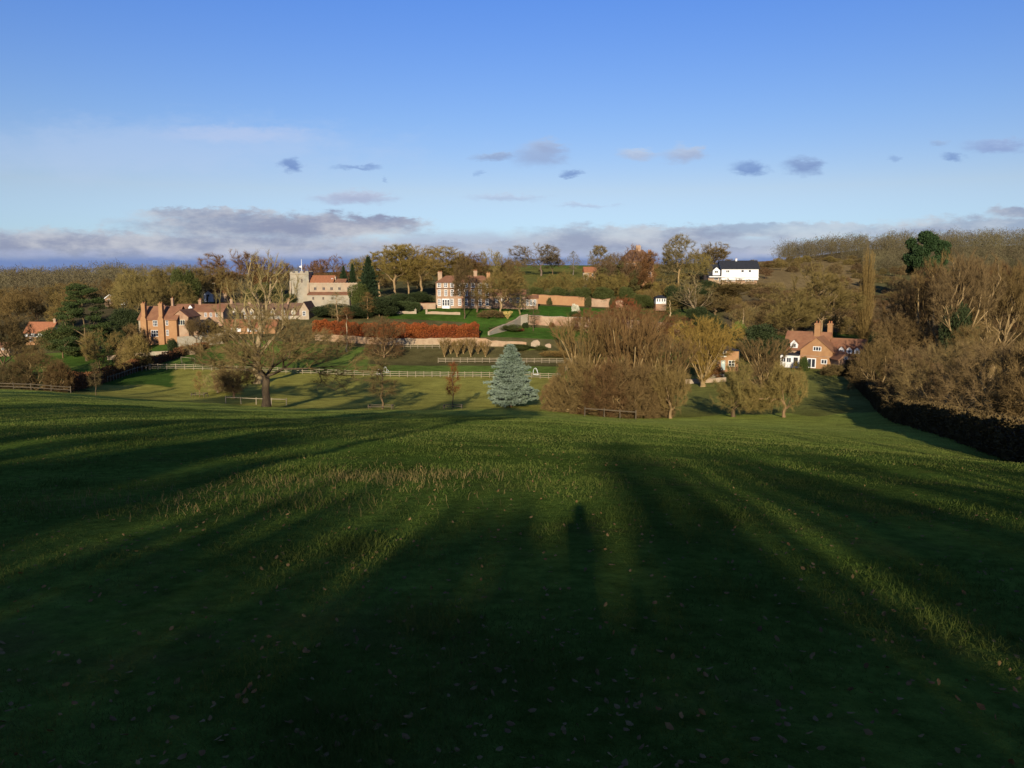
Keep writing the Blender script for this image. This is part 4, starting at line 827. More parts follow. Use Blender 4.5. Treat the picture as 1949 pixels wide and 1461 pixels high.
# ------------------------------------------------------------------ trees and shrubs
def plant_all():
    T=tree
    # the field in front
    T('oak',507,109,594,256,'great spreading bare oak with thick dark trunk on the brow of the field',(.95,.80,.62),trunk=(.5,.45,.4),rot=0)
    T('ash',490,150,484,150,'pale upright bare ash rising behind the big spreading oak',PALE,trunk=(1.5,1.4,1.1))
    T('spruce',972,120,653,110,'blue grey spruce standing alone in the lower field',(.235,.285,.225),trunk=(1,.7,.5))
    T('sapling',862,113,688,30,'small sapling with russet leaves at its top, left of the blue spruce',(.8,.34,.22),trunk=(.6,.5,.45))
    T('sapling',380,127,706,22,'thin pale sapling in a timber guard left of the big oak',(1.2,.95,.6))
    T('sapling',728,112,690,66,'faint bare sapling on the brow between oak and blue spruce',(.7,.6,.45))
    T('sapling',183,116,690,26,'small dark sapling at the end of the brown hedge',DARK)
    for px,Y,top,w,l in ((446,126,694,76,'brown bare bush on the left of the big oak'),(415,135,700,70,'pale bare shrub leftmost of those by the big oak')): T('apple%d'%(1+px%2),px,Y,top,w,l,BROWN if px!=415 else PALE,name='bare_shrub',cat_='shrub')
    # paddock
    T('birch',661,203,586,46,'slim white trunked birch in front of the copper beech hedge',RED,trunk=(2.6,2.5,2.2),base=679)
    T('round1',731,199,606,66,'dense brown tree with pale trunk in front of the russet hedge',(.72,.5,.42),trunk=(1.5,1.2,.9)); T('bush2',731,200,640,72,'low brown skirt of twigs under the dense brown paddock tree',(.72,.5,.42))
    T('birch',1015,230,575,26,'small bare ornamental tree on the upper lawn',DARK)
    for i,px in enumerate((846,858,870,882,896,910,924)): T('vase%d'%(1+i%3),px,201+(i%2)*3,642+(i*7)%9,22,'bare brown willow whip in the row behind the upper fence',(1.1,.85,.55),'willow whips behind the upper fence')
    for px,l in ((1050,'pale dry brush behind the upper fence, nearest the spruce'),(1075,'pale dry brush behind the upper fence, farther from the spruce')): T('bush1',px,203,668,46,l,(1.3,1.0,.6))
    for px,Y,top,w,l,c in ((985,208,655,44,'dark green shrub against the ruined stone wall, behind the spruce top',EV),(1030,208,658,22,'small dark green shrub beside the lump of ruined wall',EV),(1000,209.6,662,40,'low green bush below the ruined wall, right of the spruce top',(.06,.085,.025)),(962,228,618,56,'green bank shrub left of the lower lawn',(.09,.1,.03)),(985,229,624,24,'red brown flowering shrub under the sloping wall',(.22,.07,.03)),(975,230,622,14,'yellow shrub under the sloping wall',(.32,.26,.03)),(1000,234,614,12,'round dark bush at the foot of the brick garden wall',DKEV)): T('shrub%d'%(1+px%2),px,Y,top,w,l,c)
    T('vase1',966,241,592,18,'clump of cream pampas grass above the sloping wall',(4.2,3.8,2.6),name='pampas_grass',cat_='grass clump'); T('shrub1',1095,250,580,15,'white flowering bush alone on the upper lawn',(.62,.58,.46)); T('shrub2',1093,249,592,18,'low green plants round the white flowering bush',(.05,.08,.02))
    for px,top,w in ((1050,614,10),(1140,614,12),(1180,615,14),(1225,618,12),(1262,620,14)): T('shrub%d'%(1+px%2),px,235.8,top,w,'small shrub trained against the weathered brick garden wall',(.09,.075,.03) if px%3 else (.16,.07,.03),'wall shrubs on the garden wall')
    for px,top,w in ((1046,567,9),(1120,565,12),(1166,566,12)): T('shrub%d'%(1+px%2),px,274.8,top,w,'small shrub trained against the tall orchard wall',(.08,.075,.028) if px%3 else (.14,.07,.03),'wall shrubs on the orchard wall')
    # big bare thicket in the middle
    for k,px,Y,top,w,l,c in (('vase1',1112,112,606,120,'tall fan of bare stems on the left of the thicket',(.9,.7,.5)),('vase2',1190,110,592,130,'tallest fan of bare stems in the middle of the thicket',(.85,.6,.46)),('vase3',1262,109,640,120,'right hand fan of pale bare stems in the thicket',(.85,.64,.48)),('round3',1228,114,628,130,'brown rounded tree behind the stems of the thicket',(.78,.56,.45)),
       ('round2',1165,117,622,150,'reddish tree deep in the middle of the thicket',(.74,.5,.42)),('bush1',1100,104.5,684,110,'olive brown bush at the left foot of the thicket',(.8,.64,.48)),('bush2',1148,103.5,690,110,'dark reddish bush above the rickety fence',(.62,.42,.34)),('bush3',1196,103.5,690,120,'dense brown bush behind the right end of the rickety fence',(.7,.54,.43)),('bush1',1236,104,708,90,'tangled brown bush beside the leaning willow',BROWN),('bush2',1060,112,720,60,'pale brown bush at the outer left edge of the thicket',(.9,.68,.54))): T(k,px,Y,top,w,l,c)
    T('apple1',1276,101,694,90,'low willow with thick pale leaning trunk at the right of the thicket',(.88,.72,.5),trunk=(1.5,1.25,.9))
    T('apple2',1396,100,692,104,'old orchard tree with dark trunk, left of the two in the field',(.9,.84,.52),trunk=(.6,.5,.4)); T('apple1',1492,99,692,104,'old orchard tree with pale trunk, right of the two in the field',(1.05,.92,.58),trunk=(1.2,.95,.7))
    # behind the thicket
    for i,(px,top,w) in enumerate(((1118,588,66),(1160,592,70),(1205,582,74),(1250,590,70),(1290,600,60))): T('bush%d'%(1+i%3),px,230,top,w,('reddish brown bare shrub before the brick garden wall, %s'%('leftmost of five','second of five','middle one of five','fourth of five','rightmost of five')[i]),(.75,.42,.34),'red brown shrubs by the garden wall')
    T('bush2',1187,245,566,56,'deep red bare shrub at the end of the upper lawn',(.95,.38,.30)); T('bush1',1165,243,586,70,'brown shrub below the deep red one',BROWN)
    T('round1',1336,152,606,112,'golden olive lichened tree beside the orange brick cottage',GOLD,trunk=(1.6,1.35,.8)); T('vase3',1338,151,630,90,'golden many stemmed growth round the lichened cottage tree',GOLD)
    T('vase1',1452,142,646,92,'bare brown tree between the brick cottage and the gabled cottage',BROWN); T('bush3',1450,138,690,110,'brown shrubs behind the two orchard trees',BROWN)
    T('shrub2',1440,184,622,104,'large dark evergreen between the two brick cottages',DKEV); T('shrub1',1478,180,646,44,'dark laurel beside the white extension',DKEV); T('shrub1',1530,168,680,18,'clipped green bush by the french doors',(.06,.08,.02)); T('shrub2',1402,198,616,28,'yellow green bush behind the brick cottage',YEL)
    for px,l in ((1585,'brown shrub under the gabled cottage, left one'),(1612,'brown shrub under the gabled cottage, right one')): T('bush1',px,160,694,44,l,(.7,.6,.45))
    T('bush2',1360,165,692,30,'russet shrub under the cottage windows',(.9,.5,.35))
    # around the cottages, up the slope
    T('tall1',1508,196,556,88,'bare pale trunked tree just left of the gabled cottage roof',(.95,.85,.55),trunk=(1.7,1.5,1.1)); T('tall2',1562,216,520,110,'tall bare tree above the chimneys of the gabled cottage',(1,.88,.58),trunk=(1.4,1.2,.9)); T('poplar',1643,215,490,27,'narrow upright bare poplar right of the gabled cottage',(1.05,.84,.58),trunk=(1.4,1.1,.8))
    T('ash',1555,232,500,110,'spreading bare tree higher up behind the gabled cottage',(1,.88,.6)); T('round2',1465,218,590,70,'brown bare tree above the dark evergreen',BROWN); T('round1',1425,222,585,64,'grey bare tree behind the yellow green bush',(1,.9,.7)); T('birch',1413,215,575,40,'slender pale birch behind the brick cottage',(1.1,.9,.6),trunk=(2.2,2,1.7))
    T('birch',1275,262,565,36,'slender birch with white stem below the summerhouse',(1.3,1.1,.7),trunk=(2.5,2.3,1.9)); T('ash',1323,262,530,80,'bare silver trunked tree right of the summerhouse',(1.05,1,.9),trunk=(1.25,1.15,1.0)); T('tall1',1395,283,532,80,'bare tree straight below the white house',(1,.85,.6)); T('round3',1360,270,560,90,'wide bare shrubby tree below the white house',(.9,.75,.55))
    T('shrub1',1288,283,545,44,'dark holly behind the summerhouse',DKEV); T('shrub2',1350,300,535,40,'dark green holly left of the white house',DKEV); T('shrub1',1225,276,562,36,'mossy green shrub left of the summerhouse',EV); T('shrub2',1330,250,585,44,'dark yew below the silver trunked tree',DKEV); T('shrub1',1350,235,600,60,'dark bush in the shadow above the brick cottage',DKEV)
    # skyline and village trees
    T('pine',1757,335,440,80,'dark green pine standing above the woods on the right',(.035,.062,.022))
    T('round2',1030,430,466,92,'rounded mauve grey oak alone on the skyline',(.9,.8,.85)); T('birch',1091,440,478,26,'thin bare tree on the skyline right of the mauve oak',GREY); T('round1',1052,440,486,40,'small round tree in the skyline hedge',BROWN); T('tall2',1140,340,468,54,'bare tree with pale top left of the creeper clad house',(1,.9,.75))
    for i,(px,Y,top,w,l) in enumerate(((1150,296,498,40,'ivy clad trunk left of the creeper clad house'),(1172,299,484,40,'ivy clad tree touching the creeper clad house'),(1203,297,500,34,'ivy clad tree before the creeper clad house door'),(1130,300,520,34,'ivy clad stump by the small brick house'))): T('ivy',px,Y,top,w,l,(.10,.085,.03))
    T('round3',1210,300,472,76,'brown leaved tree spread over the creeper clad house roof',(.85,.5,.38)); T('tall3',1291,312,448,58,'tall grey bare tree on the skyline left of the white house',(1,.95,.85)); T('round1',1322,316,478,56,'olive bare tree beside the tall grey one',OLIVE); T('tall1',1356,350,464,62,'bare tree on the skyline behind the white house wing',(1,.85,.65)); T('round2',1262,316,500,60,'bushy olive tree right of the creeper clad house',OLIVE)
    for i,px in enumerate((1030,1052,1075,1096,1118,1140,1160,1182)): T('round%d'%(1+i%3),px,284+(i%3)*4,528-(i*5)%14,38,'olive bare tree in the row behind the orange orchard wall',(.95,.85,.5),'trees behind the orchard wall')
    for i,px in enumerate((1022,1060,1105,1150,1190)): T('shrub%d'%(1+i%2),px,280,548,36,'dark evergreen shrub in the row behind the orange orchard wall',EV,'shrubs behind the orchard wall')
    T('tall3',884,240,488,40,'tall thin dark bare tree in front of the Georgian house',(.62,.5,.42),trunk=(.6,.5,.42)); T('round1',952,245,522,96,'crooked bare oak before the Georgian house wing',(.95,.8,.5),trunk=(1.7,1.5,1.1)); T('birch',908,252,530,46,'thin brown bare tree at the corner of the Georgian house',(.8,.6,.5)); T('bush1',935,243,590,50,'low brown shrubs under the crooked bare oak',BROWN); T('birch',990,250,545,50,'olive bare tree right of the crooked oak',OLIVE)
    for px,Y,top,w,l,c in ((752,276,468,84,'first tall olive beech left of the Georgian house',(1.25,1.1,.6)),(778,281,466,76,'second tall olive beech left of the Georgian house',(1.2,1.05,.56)),(801,279,472,72,'third tall olive beech, nearest the Georgian house',(1.2,1.0,.6)),(845,306,470,88,'broad olive tree behind the Georgian chimneys',(1.2,1.02,.58)),(888,308,482,74,'brown round tree behind the Georgian roof',(.9,.66,.5)),(722,290,480,66,'olive beech behind the dark conifer',(1.05,.92,.5))): T('tall%d'%(1+px%3),px,Y,top,w,l,c,trunk=(1.6,1.35,1.0))
    T('round2',936,318,478,44,'pale bare tree right of the Georgian house roof',(1.2,1.1,.8)); T('round1',965,330,492,40,'small brown tree at the field edge right of the Georgian house',BROWN)
    T('spruce',703,246,486,54,'tall dark pointed conifer right of the church',(.028,.045,.02),name='conifer_tree'); T('shrub1',689,243,543,46,'yellow green yew beside the dark conifer',(.075,.085,.022)); T('shrub2',632,238,580,70,'dark yew bush below the church nave',DKEV); T('shrub1',722,240,566,80,'dark laurel at the foot of the conifer',DKEV); T('shrub2',668,236,583,60,'dark evergreen mass below the aisle of the church',DKEV)
    T('shrub1',760,262,560,50,'dark shrub under the tall beeches, left one',DKEV); T('shrub2',795,268,556,46,'dark shrub under the tall beeches, right one',DKEV); T('birch',642,230,556,40,'bare grey tree before the church aisle',PALE,trunk=(1.8,1.5,1.2)); T('birch',700,236,556,34,'bare pink brown tree before the dark conifer',(1.2,.85,.6),trunk=(1.8,1.4,1))
    for px,Y,top,w,l,c in ((635,330,489,56,'red brown round tree behind the church nave',(.85,.52,.45)),(603,340,498,40,'small red brown tree behind the church tower',(.85,.52,.45)),(460,300,481,112,'broad red brown round tree on the hill behind the pale ash',(.9,.6,.48)),(532,310,500,60,'brown tree left of the church tower',(.9,.62,.45)),(500,300,495,70,'reddish tree between the ash and the church',(.92,.6,.46)),(690,320,490,60,'olive tree behind the dark conifer top',OLIVE)): T('round%d'%(1+px%3),px,Y,top,w,l,c)
    T('spruce',655,300,505,24,'small dark fir right behind the church roof',(.03,.05,.02),name='conifer_tree'); T('spruce',672,305,500,22,'second small dark fir behind the church roof',(.03,.05,.02),name='conifer_tree')
    T('shrub1',505,270,540,70,'ivy covered thicket behind the terrace roofs',EV); T('shrub2',548,262,560,34,'dark shrub at the foot of the church tower',DKEV)
    wl=((254,262,518,70,OLIVE),(290,272,510,80,(.95,.85,.58)),(326,278,508,76,OLIVE),(360,282,506,74,(.85,.72,.5)),(395,290,508,70,(.95,.8,.55)),(425,296,512,60,(.85,.65,.5)),(272,246,540,66,(.95,.85,.55)),(310,256,535,66,(.9,.78,.52)),(346,262,540,60,OLIVE),(238,255,545,50,OLIVE))
    for i,(px,Y,top,w,c) in enumerate(wl): T('round%d'%(1+i%3),px,Y,top,w,'olive bare tree in the dense wood behind the manor house',c,'trees of the wood behind the manor')
    T('shrub1',355,268,516,50,'ivy green crown in the wood behind the manor',EV); T('shrub2',245,235,590,56,'dark holly left of the manor chimneys',DKEV); T('bush1',250,198,620,56,'brown bare shrub before the manor corner',BROWN); T('round1',375,200,606,48,'dark brown bare tree in the manor courtyard',(.7,.55,.45)); T('shrub1',330,192,646,20,'small dark bush on the manor lawn wall',DKEV)
    # left edge
    T('cedar',165,192,537,112,'great dark cedar with flat tiers of foliage, left of the village',(.055,.075,.022),trunk=(.8,.7,.55))
    T('shrub1',222,196,628,44,'dark yew at the foot of the cedar',DKEV); T('shrub2',120,200,625,70,'dark evergreen under the left side of the cedar',EV)
    for k,px,Y,top,w,l,c in (('round1',8,124,596,100,'large dark bare tree at the left edge of the picture',(.62,.52,.4)),('bush1',70,122,672,110,'dark brown shrub behind the left field fence',(.62,.5,.38)),('bush2',25,121,690,80,'dark shrub in the left corner by the rail fence',DARK),('bush3',112,121,690,50,'brown shrub next to the end of the brown hedge',(.6,.45,.35)),('round2',190,150,632,70,'bare olive tree in front of the cedar',(1,.85,.55)),('round3',55,160,640,90,'twiggy brown tree below the left cottage',(.8,.66,.48)),('bush1',262,171,640,50,'pale brown shrub at the left end of the paddock fence',(1.1,.95,.6)),('bush2',240,174,655,36,'small brown bush beside the brown hedge',BROWN),('bush3',400,205,610,40,'bare shrub against the flint courtyard wall',(.9,.75,.55))): T(k,px,Y,top,w,l,c)
    lf=[(30,250,560,60),(75,262,555,64),(118,258,560,54),(20,300,548,60),(62,320,545,60),(105,330,542,60),(150,340,535,60),(200,345,530,50),(235,330,532,50),(140,270,545,60),(0,270,565,60),(222,290,545,44)]
    for i,(px,Y,top,w) in enumerate(lf): T('round%d'%(1+i%3),px,Y,top,w,'brown bare tree on the wooded slope behind the left cottage',[(.9,.72,.5),(.82,.66,.5),(1,.85,.55)][i%3],'trees on the left wooded slope')
    for px,Y,l in ((14,700,'dark fir on the far left skyline, left one'),(36,720,'dark fir on the far left skyline, right one')): T('spruce',px,Y,524,9,l,DKEV,name='conifer_tree')
    # right hand thicket and slope
    big=(('ash',1790,150,484,125,'tall bare tree with pale twin trunks in the right hand thicket',(.95,.74,.54)),('ash2',1755,158,506,90,'leaning bare tree left of the pale twin trunks',(.8,.6,.54)),('ash2',1868,160,500,100,'bare tree right of the pale twin trunks',(.8,.56,.46)),('ash2',1945,154,505,100,'tall bare tree at the right edge of the picture',(.75,.55,.45)),('tall2',1985,150,500,130,'bare tree just leaving the right edge',BROWN),('round3',1720,160,560,110,'brown bare tree at the left of the right hand thicket',(.8,.6,.48)),('round1',1705,150,600,84,'low brown tree beside the lane',BROWN),
      ('bush1',1812,84,655,225,'wide spreading shrub with pale stems above the boundary hedge',(.98,.82,.66)),('bush2',1900,76,650,220,'twiggy brown shrub behind the boundary hedge at right',(.85,.68,.6)),('bush3',1738,104,668,110,'brown bush where the boundary hedge bends',(.78,.6,.54)),('bush1',1672,128,650,110,'dark brown bush beside the shaded grass track',(.7,.56,.42)),('bush2',1985,70,640,160,'brown shrub at the far right behind the hedge',BROWN),('round2',1850,116,620,120,'tangled bare tree behind the wide spreading shrub',(.9,.72,.52)),('ash2',1838,168,498,96,'slim bare tree between the pale twin trunks and the right edge',(.82,.64,.56)),('round3',1880,200,512,120,'broad purple brown tree filling the right hand thicket',(.78,.6,.56)),('round1',1950,190,505,130,'broad brown tree high at the right edge',(.85,.66,.56)),('round2',1800,190,508,120,'purple brown tree behind the pale twin trunks',(.75,.58,.55)),('ash2',1815,140,486,110,'tall slim bare tree close behind the pale twin trunks',(.85,.68,.6)),('ash2',1718,170,520,80,'slim pale bare tree at the left of the right hand thicket',(.9,.74,.6)),('ash',1885,150,490,110,'tall pale forked tree near the right edge',(.9,.74,.62)),('ash2',1905,150,508,100,'tangled bare tree above the hedge at the right edge',(.85,.68,.5)),('bush3',1668,150,655,64,'brown scrub below the poplar',(.75,.6,.45)),('bush1',1765,130,650,110,'brown scrub under the leaning bare tree',(.8,.62,.48)),('bush2',1870,132,650,120,'brown scrub in the middle of the right hand thicket',(.78,.58,.45)),('shrub1',1820,140,590,70,'dark evergreen deep in the right hand thicket',DKEV))
    for k,px,Y,top,w,l,c in big: T(k,px,Y,top,w,l,c,trunk=(1.55,1.35,.95) if k[:3] in('tal','ash') else None)
    r=np.random.default_rng(3)
    def thicket(x0,x1,y0,y1,n,hpx,wpx,kinds,label,group,cols,avoid=()):
        k=0; tries=0
        while k<n and tries<3000:
            tries+=1; px=x0+(x1-x0)*r.random(); Y=y0+(y1-y0)*r.random(); p=gp(px,Y); v=CY-F*((p.y*sp+p.z*cp)/depth(Y,p.z)); hh=hpx*(.6+.8*r.random())*260/Y
            if any(a<px<b and c<d_ and Y<yy and v-hh<d_ and v>c-4 for a,b,c,d_,yy in avoid): continue
            kd=kinds[r.integers(len(kinds))]; w_=wpx*(.7+.6*r.random())*260/Y
            tree(kd,px,Y,v-hh,w_,label,cols[r.integers(len(cols))],group); k+=1
    RC=[(.9,.76,.56),(.75,.58,.54),(1,.88,.6),(.65,.5,.44),(.88,.74,.68),(.8,.55,.5)]
    hs=[(1335,1450,488,536,345),(1242,1275,560,586,280),(1500,1625,612,704,180),(1340,1412,655,706,180)]
    thicket(1380,1680,236,316,44,30,46,['bush1','bush2','bush3','round1','round2','vase2'],'bare brown shrub or small tree on the slope below the white house','scrub on the right hand slope',RC,hs)
    thicket(1215,1400,278,318,24,26,42,['bush1','round2','round3','bush3'],'olive bare tree in the thicket around the summerhouse slope','trees on the summerhouse slope',[(1,.88,.52),(.95,.8,.5),(.85,.7,.5)],hs)
    thicket(1450,1980,322,470,60,26,50,['round1','round2','round3','bush1','bush2'],'brown bare tree on the upper right hillside below the woods','trees on the upper right hillside',RC,hs+[(1430,1600,500,545,420)])
    thicket(1695,1980,165,318,30,40,56,['round1','round3','bush2','tall2','bush1'],'brown bare tree in the deep thicket at the right','trees deep in the right thicket',RC)
    thicket(1480,1730,430,570,40,20,34,['round1','round2','round3','bush1'],'olive bare tree along the front of the ridge wood','trees along the front of the ridge wood',[(.95,.85,.52),(.8,.68,.48),(.7,.62,.42)],[(1440,1570,506,540,470)])
    thicket(420,700,318,420,16,20,40,['round1','round2','round3'],'brown bare tree on the far side of the village hill','trees beyond the church',RC)
    thicket(600,1160,430,560,26,12,26,['round1','round2','bush1'],'small dark tree in the hedge line along the skyline field','hedge trees on the skyline',[(.7,.6,.45),(.6,.55,.4)])
    thicket(620,1000,310,420,34,22,36,['round1','round2','round3','bush1'],'olive or brown bare tree on the hill behind the big brick house','trees on the hill behind the big house',[(1,.88,.52),(.85,.66,.48),(.95,.8,.5)])
    thicket(1225,1500,345,520,22,20,40,['round1','round2','round3'],'olive bare tree on the skyline around the white house','skyline trees by the white house',RC,hs)
plant_all()
def wood(name,label,areas,seed,m):
    r=np.random.default_rng(seed); parts=[]
    for x0,x1,y0,y1,n,h0,h1 in areas:
        px=x0+(x1-x0)*r.random(n); Y=y0+(y1-y0)*r.random(n)
        for a,b in zip(px,Y):
            p=gp(a,b); h=h0+(h1-h0)*r.random(); w=h*(.33+.15*r.random()); c=np.array([p.x,p.y,p.z+h*.5]); k=400
            d=unit(r.normal(size=(k,3))); d[:,2]=np.where(d[:,2]<-.75,-d[:,2],d[:,2]); q=(.45+.55*r.random(k)**.5)[:,None]; lump=1+.22*np.sin(d[:,:1]*5+a)+.18*np.sin(d[:,1:2]*6+b)
            base=c+d*q*lump*np.array([w,w,h*.5]); dirs=unit(d*.6+r.normal(size=(k,3))*.8+np.array([0,0,.2])); L=h*.07*(.5+.9*r.random(k))
            parts.append(slivers(base,dirs,L,L*.22,r))
            tb=np.array([[p.x,p.y,p.z-.3]]); parts.append(slivers(tb,np.array([[0,0,1.]]),np.array([h*.8]),np.array([h*.035]),r))
    V,T_=cat(parts); tag(link(name,tri_mesh(name,V,T_,m)),label,'wood',kind='stuff')
woodtw=mat('wood_twigs',(.15,.13,.06),(.068,.058,.034),.07,.95,c3=(.085,.066,.036),scale3=.025)
wood('woodland','olive brown winter wood along the right hand ridge',[(1480,2250,560,700,760,7,16),(1640,2250,450,560,420,5,12)],1,woodtw)
wood('woodland','brown winter wood covering the left valley side',[(-280,250,330,560,520,6,16),(-280,420,560,1000,420,6,14)],2,woodtw)
wood('woodland','thin line of trees along the far skyline',[(380,1260,620,900,200,6,9),(-400,2400,1300,1700,420,9,14)],3,woodtw)
# ------------------------------------------------------------------ grass, fallen leaves, the photographer, the wood behind
grassmat=mat('grass_blades',(.068,.106,.018),(.038,.062,.012),1.1,.9,c3=(.10,.115,.026),scale3=.6,trans=.25,spec=0)
strawmat=mat('dry_grass_blades',(.22,.155,.06),(.12,.10,.035),2,.8,trans=.2)
deadleaf=mat('fallen_leaf',(.16,.08,.03),(.07,.036,.017),6,.9,c3=(.21,.14,.055),scale3=9)
def blades(name,label,X,Y,h,w,m,seed,lean=.6):
    r=np.random.default_rng(seed); n=len(X); Z=ground_np(X,Y)-.008; base=np.stack([X,Y,Z],1)
    d=unit(np.stack([r.normal(size=n)*lean,r.normal(size=n)*lean,np.ones(n)],1)); side=r.normal(size=(n,3)); side[:,2]=0; side=unit(side)*(w/2)[:,None]
    bend=r.normal(size=(n,3))*.35; bend[:,2]=-.15; m1=base+d*(h*.6)[:,None]; tip=base+d*h[:,None]+bend*(h*.6)[:,None]
    V=np.concatenate([base-side,base+side,m1+side*.7,m1-side*.7,tip]); k=np.arange(n); T_=np.concatenate([np.stack([k,k+n,k+2*n],1),np.stack([k,k+2*n,k+3*n],1),np.stack([k+3*n,k+2*n,k+4*n],1)])
    tag(link(name,tri_mesh(name,V,T_,m)),label,'grass',kind='stuff')
def field(n,d0,d1,seed,spread=.95,p=1.0):
    r=np.random.default_rng(seed); d=d0*(d1/d0)**(r.random(n)**p); a=(r.random(n)*2-1)*spread; return d*np.sin(a),d*np.cos(a),d,r
def make_grass():
    X,Y,d,r=field(420000,1.7,60,31)
    patch=np.sin(X*1.7+Y*.6)+np.sin(Y*1.9-X*.8)+.8*np.sin(X*4.3+1)*np.sin(Y*3.7); keep=r.random(len(X))<.62+.16*patch; X,Y,d,patch=X[keep],Y[keep],d[keep],patch[keep]
    tuft=(np.sin(X*2.9+Y*1.3)*np.sin(Y*2.3-X*.9)>.62)
    h=(.022+.03*r.random(len(X)))*(1+.3*patch)*np.where(tuft,1.7,1)*(1+.012*d); w=.0022+.0006*d
    blades('grass','short green meadow grass on the near slope',X,Y,np.maximum(h,.018),w,grassmat,1)
    X,Y,d,r=field(240000,22,122,33,.9,.7); blades('grass','rough olive grass tufts towards the brow of the slope',X,Y,.03+.05*r.random(len(X)),.010+.00026*d,mat('rough_grass',(.105,.15,.028),(.065,.095,.018),.5,.9,c3=(.15,.15,.042),scale3=.15,trans=.25,spec=0),5,.5)
    # dead stalks in a pale patch
    r=np.random.default_rng(8); n=2600; cx=r.normal(size=n); cy=r.normal(size=n); X=-2.1+cx*1.15; Y=11.6+cy*.75+.15*cx; k=r.random(n)<.5+.5*np.sin(X*2.2)*np.sin(Y*3+X); X,Y=X[k],Y[k]
    X=np.concatenate([X,r.normal(size=700)*2.0-4.2]); Y=np.concatenate([Y,r.normal(size=700)*.7+9.4])
    blades('dry_grass','pale straw coloured dead grass stalks in the sunlit patch',X,Y,.05+.11*r.random(len(X)),np.full(len(X),.007),strawmat,2,.35)
    X,Y,d,r=field(4200,2.0,34,44,.9); n=len(X); Z=ground_np(X,Y)+.012+.025*r.random(n); s=(.008+.011*r.random(n))
    a=unit(r.normal(size=(n,3))*np.array([1,1,.35])); b=unit(np.cross(a,np.array([0,0,1.])+r.normal(size=(n,3))*.35)); up=np.cross(a,b); c=np.stack([X,Y,Z],1); s=s[:,None]
    P=[c-a*s*1.2,c-a*s*.3+b*s*.75+up*s*.25,c+a*s*.7+b*s*.55+up*s*.2,c+a*s*1.3,c+a*s*.7-b*s*.55+up*s*.25,c-a*s*.3-b*s*.75+up*s*.2]
    V=np.concatenate(P); k=np.arange(n); T_=np.concatenate([np.stack([k,k+i*n,k+(i+1)*n],1) for i in range(1,5)])
    tag(link('fallen_leaves',tri_mesh('fallen_leaves',V,T_,deadleaf)),'brown fallen oak leaves scattered over the near grass','leaves',kind='stuff')
make_grass()
def person():
    g=ground(.05,-.42); J={}; 
    pts=[(.05,-.42,g+.93),(.05,-.43,g+1.15),(.05,-.43,g+1.38),(.05,-.41,g+1.50),(.05,-.38,g+1.60),(.05,-.37,g+1.70),
      (-.04,-.42,g+.86),(-.06,-.40,g+.48),(-.07,-.43,g+.08),(-.08,-.30,g+.03),(.14,-.42,g+.86),(.16,-.40,g+.48),(.17,-.44,g+.08),(.18,-.31,g+.03),
      (-.10,-.43,g+1.40),(-.15,-.40,g+1.12),(-.15,-.33,g+.86),(.20,-.43,g+1.40),(.25,-.40,g+1.12),(.25,-.33,g+.86)]
    th=math.radians(68); pts=[(.05+(x-.05)*math.cos(th)*.6+(y+.42)*math.sin(th)*.5,-.42-(x-.05)*math.sin(th)+(y+.42)*math.cos(th),z) for x,y,z in pts]
    ed=[(0,1),(1,2),(2,3),(3,4),(4,5),(0,6),(6,7),(7,8),(8,9),(0,10),(10,11),(11,12),(12,13),(2,14),(14,15),(15,16),(2,17),(17,18),(18,19)]
    rad=[.095,.085,.09,.05,.085,.06,.10,.068,.05,.042,.10,.068,.05,.042,.075,.058,.038,.075,.058,.038]
    me=bpy.data.meshes.new('person'); me.from_pydata(pts,ed,[]); o=link('person',me); me.materials.append(mat('dark_coat',(.03,.035,.05),None,4,.9))
    md=o.modifiers.new('Skin','SKIN'); 
    for i,v in enumerate(me.skin_vertices[0].data): v.radius=(rad[i],rad[i]); v.use_root=(i==0)
    o.modifiers.new('Subdivision','SUBSURF').levels=1; o.modifiers['Subdivision'].render_levels=2
    tag(o,'person in a dark coat standing at the viewpoint with a long shadow on the grass','person')
person()
TE=math.tan(EL)
def caster(kind,s,D,wtop,width,tint=(.7,.6,.45),bot=None):
    """tree of the wood at the photographer's back; wtop is where its top's shadow ray crosses the viewpoint plane"""
    ps,H,W=PROTO[kind]; X=s*math.cos(AZ)+D*math.sin(AZ); Y=D*math.cos(AZ)-s*math.sin(AZ); g=ground(X,Y)-.1; h=wtop-D*TE-g
    e=empty(NM[kind.rstrip('123')],(X,Y,g),'unseen tree casting shade from the wood at the top of the field','tree','trees of the wood behind the viewpoint',rng.random()*6.28); f=width/W; e.scale=(f,f,h/H)
    for nm,me in ps: link(nm,me,e,tint)
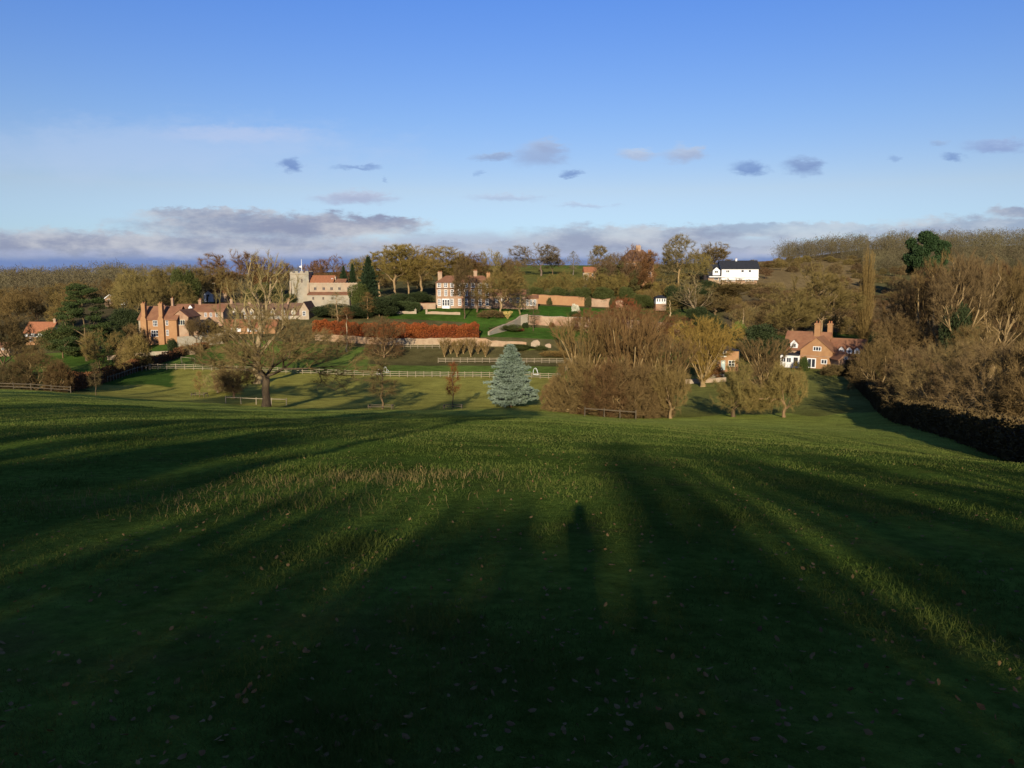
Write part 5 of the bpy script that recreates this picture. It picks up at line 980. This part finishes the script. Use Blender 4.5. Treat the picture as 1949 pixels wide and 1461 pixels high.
CAST=[
 # left: tall trees whose crowns lay long broken bands across the slope
 ('forest',-5.6,-26,12.2,4.4),('forest',-9.2,-28,14.5,5.0),('forest',-13.5,-36,12,4.5),('forest',-19,-28,17,5.5),('ash',-25,-34,14,6),('forest',-33,-30,20,6.5),('ash',-43,-34,16,7),('forest',-54,-30,20,8),('ash',-66,-34,18,9),
 ('tall1',-7.6,-48,4.2,3.4),('tall2',-10.6,-52,5.4,4.2),('tall3',-15.2,-50,5.6,3.6),('ash',-21.5,-48,7,5),('tall2',-28,-50,7.5,5),
 # unseen scrub added at the wood's edge to darken the near grass
 ('bush1',-11,-21,.70,6),('bush2',-7.8,-20,.6,4.0),('bush3',-15.5,-22,.45,5),('shrub1',-9,-23,.8,4),('shrub2',-6.0,-22,.35,2.0),('bush1',-20,-22,.6,5),('bush2',-26,-22,.5,6),('shrub1',-33,-24,.9,6),
 ('shrub1',1.6,-20,-.78,2.4),('shrub2',.1,-20,-.88,2.2),('shrub1',-.55,-21,-.66,2.2),('shrub2',-.15,-22,-.74,1.3),('apple2',-.4,-27,-.50,1.5),('shrub1',4.7,-22,-.42,1.6),('shrub2',3.4,-20,-.70,2.4),('shrub1',6.0,-20,-.62,2.8),('shrub2',9.2,-21,-.45,3.2),('shrub1',-1.7,-20,-.76,2.4),('shrub2',-3.7,-21,-.68,2.6),('apple1',-2.6,-26,-.30,2.6),('apple2',-.75,-27,-.52,1.6),('apple1',1.7,-26,-.40,1.8),('apple2',3.9,-27,-.22,2.4),('apple1',6.6,-26,-.12,2.6),('apple2',9.4,-26,0,3),('shrub1',-5.4,-21,-.5,2),
 ('shrub2',12.2,-22,.0,2.0),('bush1',15.4,-22,.2,3),('bush3',20,-24,.5,5),('bush2',26,-24,.7,5),
 # right: crowns and limbs farther back
 ('vase1',1.25,-40,2.0,1.5),('vase3',3.6,-42,1.7,1.4),('vase2',5.9,-44,1.9,1.5),('ash',8.9,-46,2.6,2.2),('vase1',10.8,-42,1.3,1.5),('ash',13.0,-46,5.5,2.8),('vase2',15.5,-44,2.2,1.8),('ash',18.4,-44,6.4,3.4),('vase3',21.6,-44,3.0,2.2),('ash',25.5,-40,5.6,4.2),('tall1',30.5,-40,5.8,5),('tall3',36,-44,7.5,5),('ash',43,-44,10,7),('forest',53,-32,13,8),
]
for c in CAST: caster(*c)

r_=np.random.default_rng(21); s_=-4.6          # unseen slim trees added along the wood's edge to cast narrow streaks
while s_<11:
    if not -.40<s_<.42:
        top=(-.55+.5*r_.random()) if s_<-.3 else (-.30+.9*r_.random())+.04*s_
        caster('poplar',s_,-19-9*r_.random(),top,.34+.26*r_.random()+.03*abs(s_))
    s_+=.42+.42*r_.random()+.02*abs(s_)
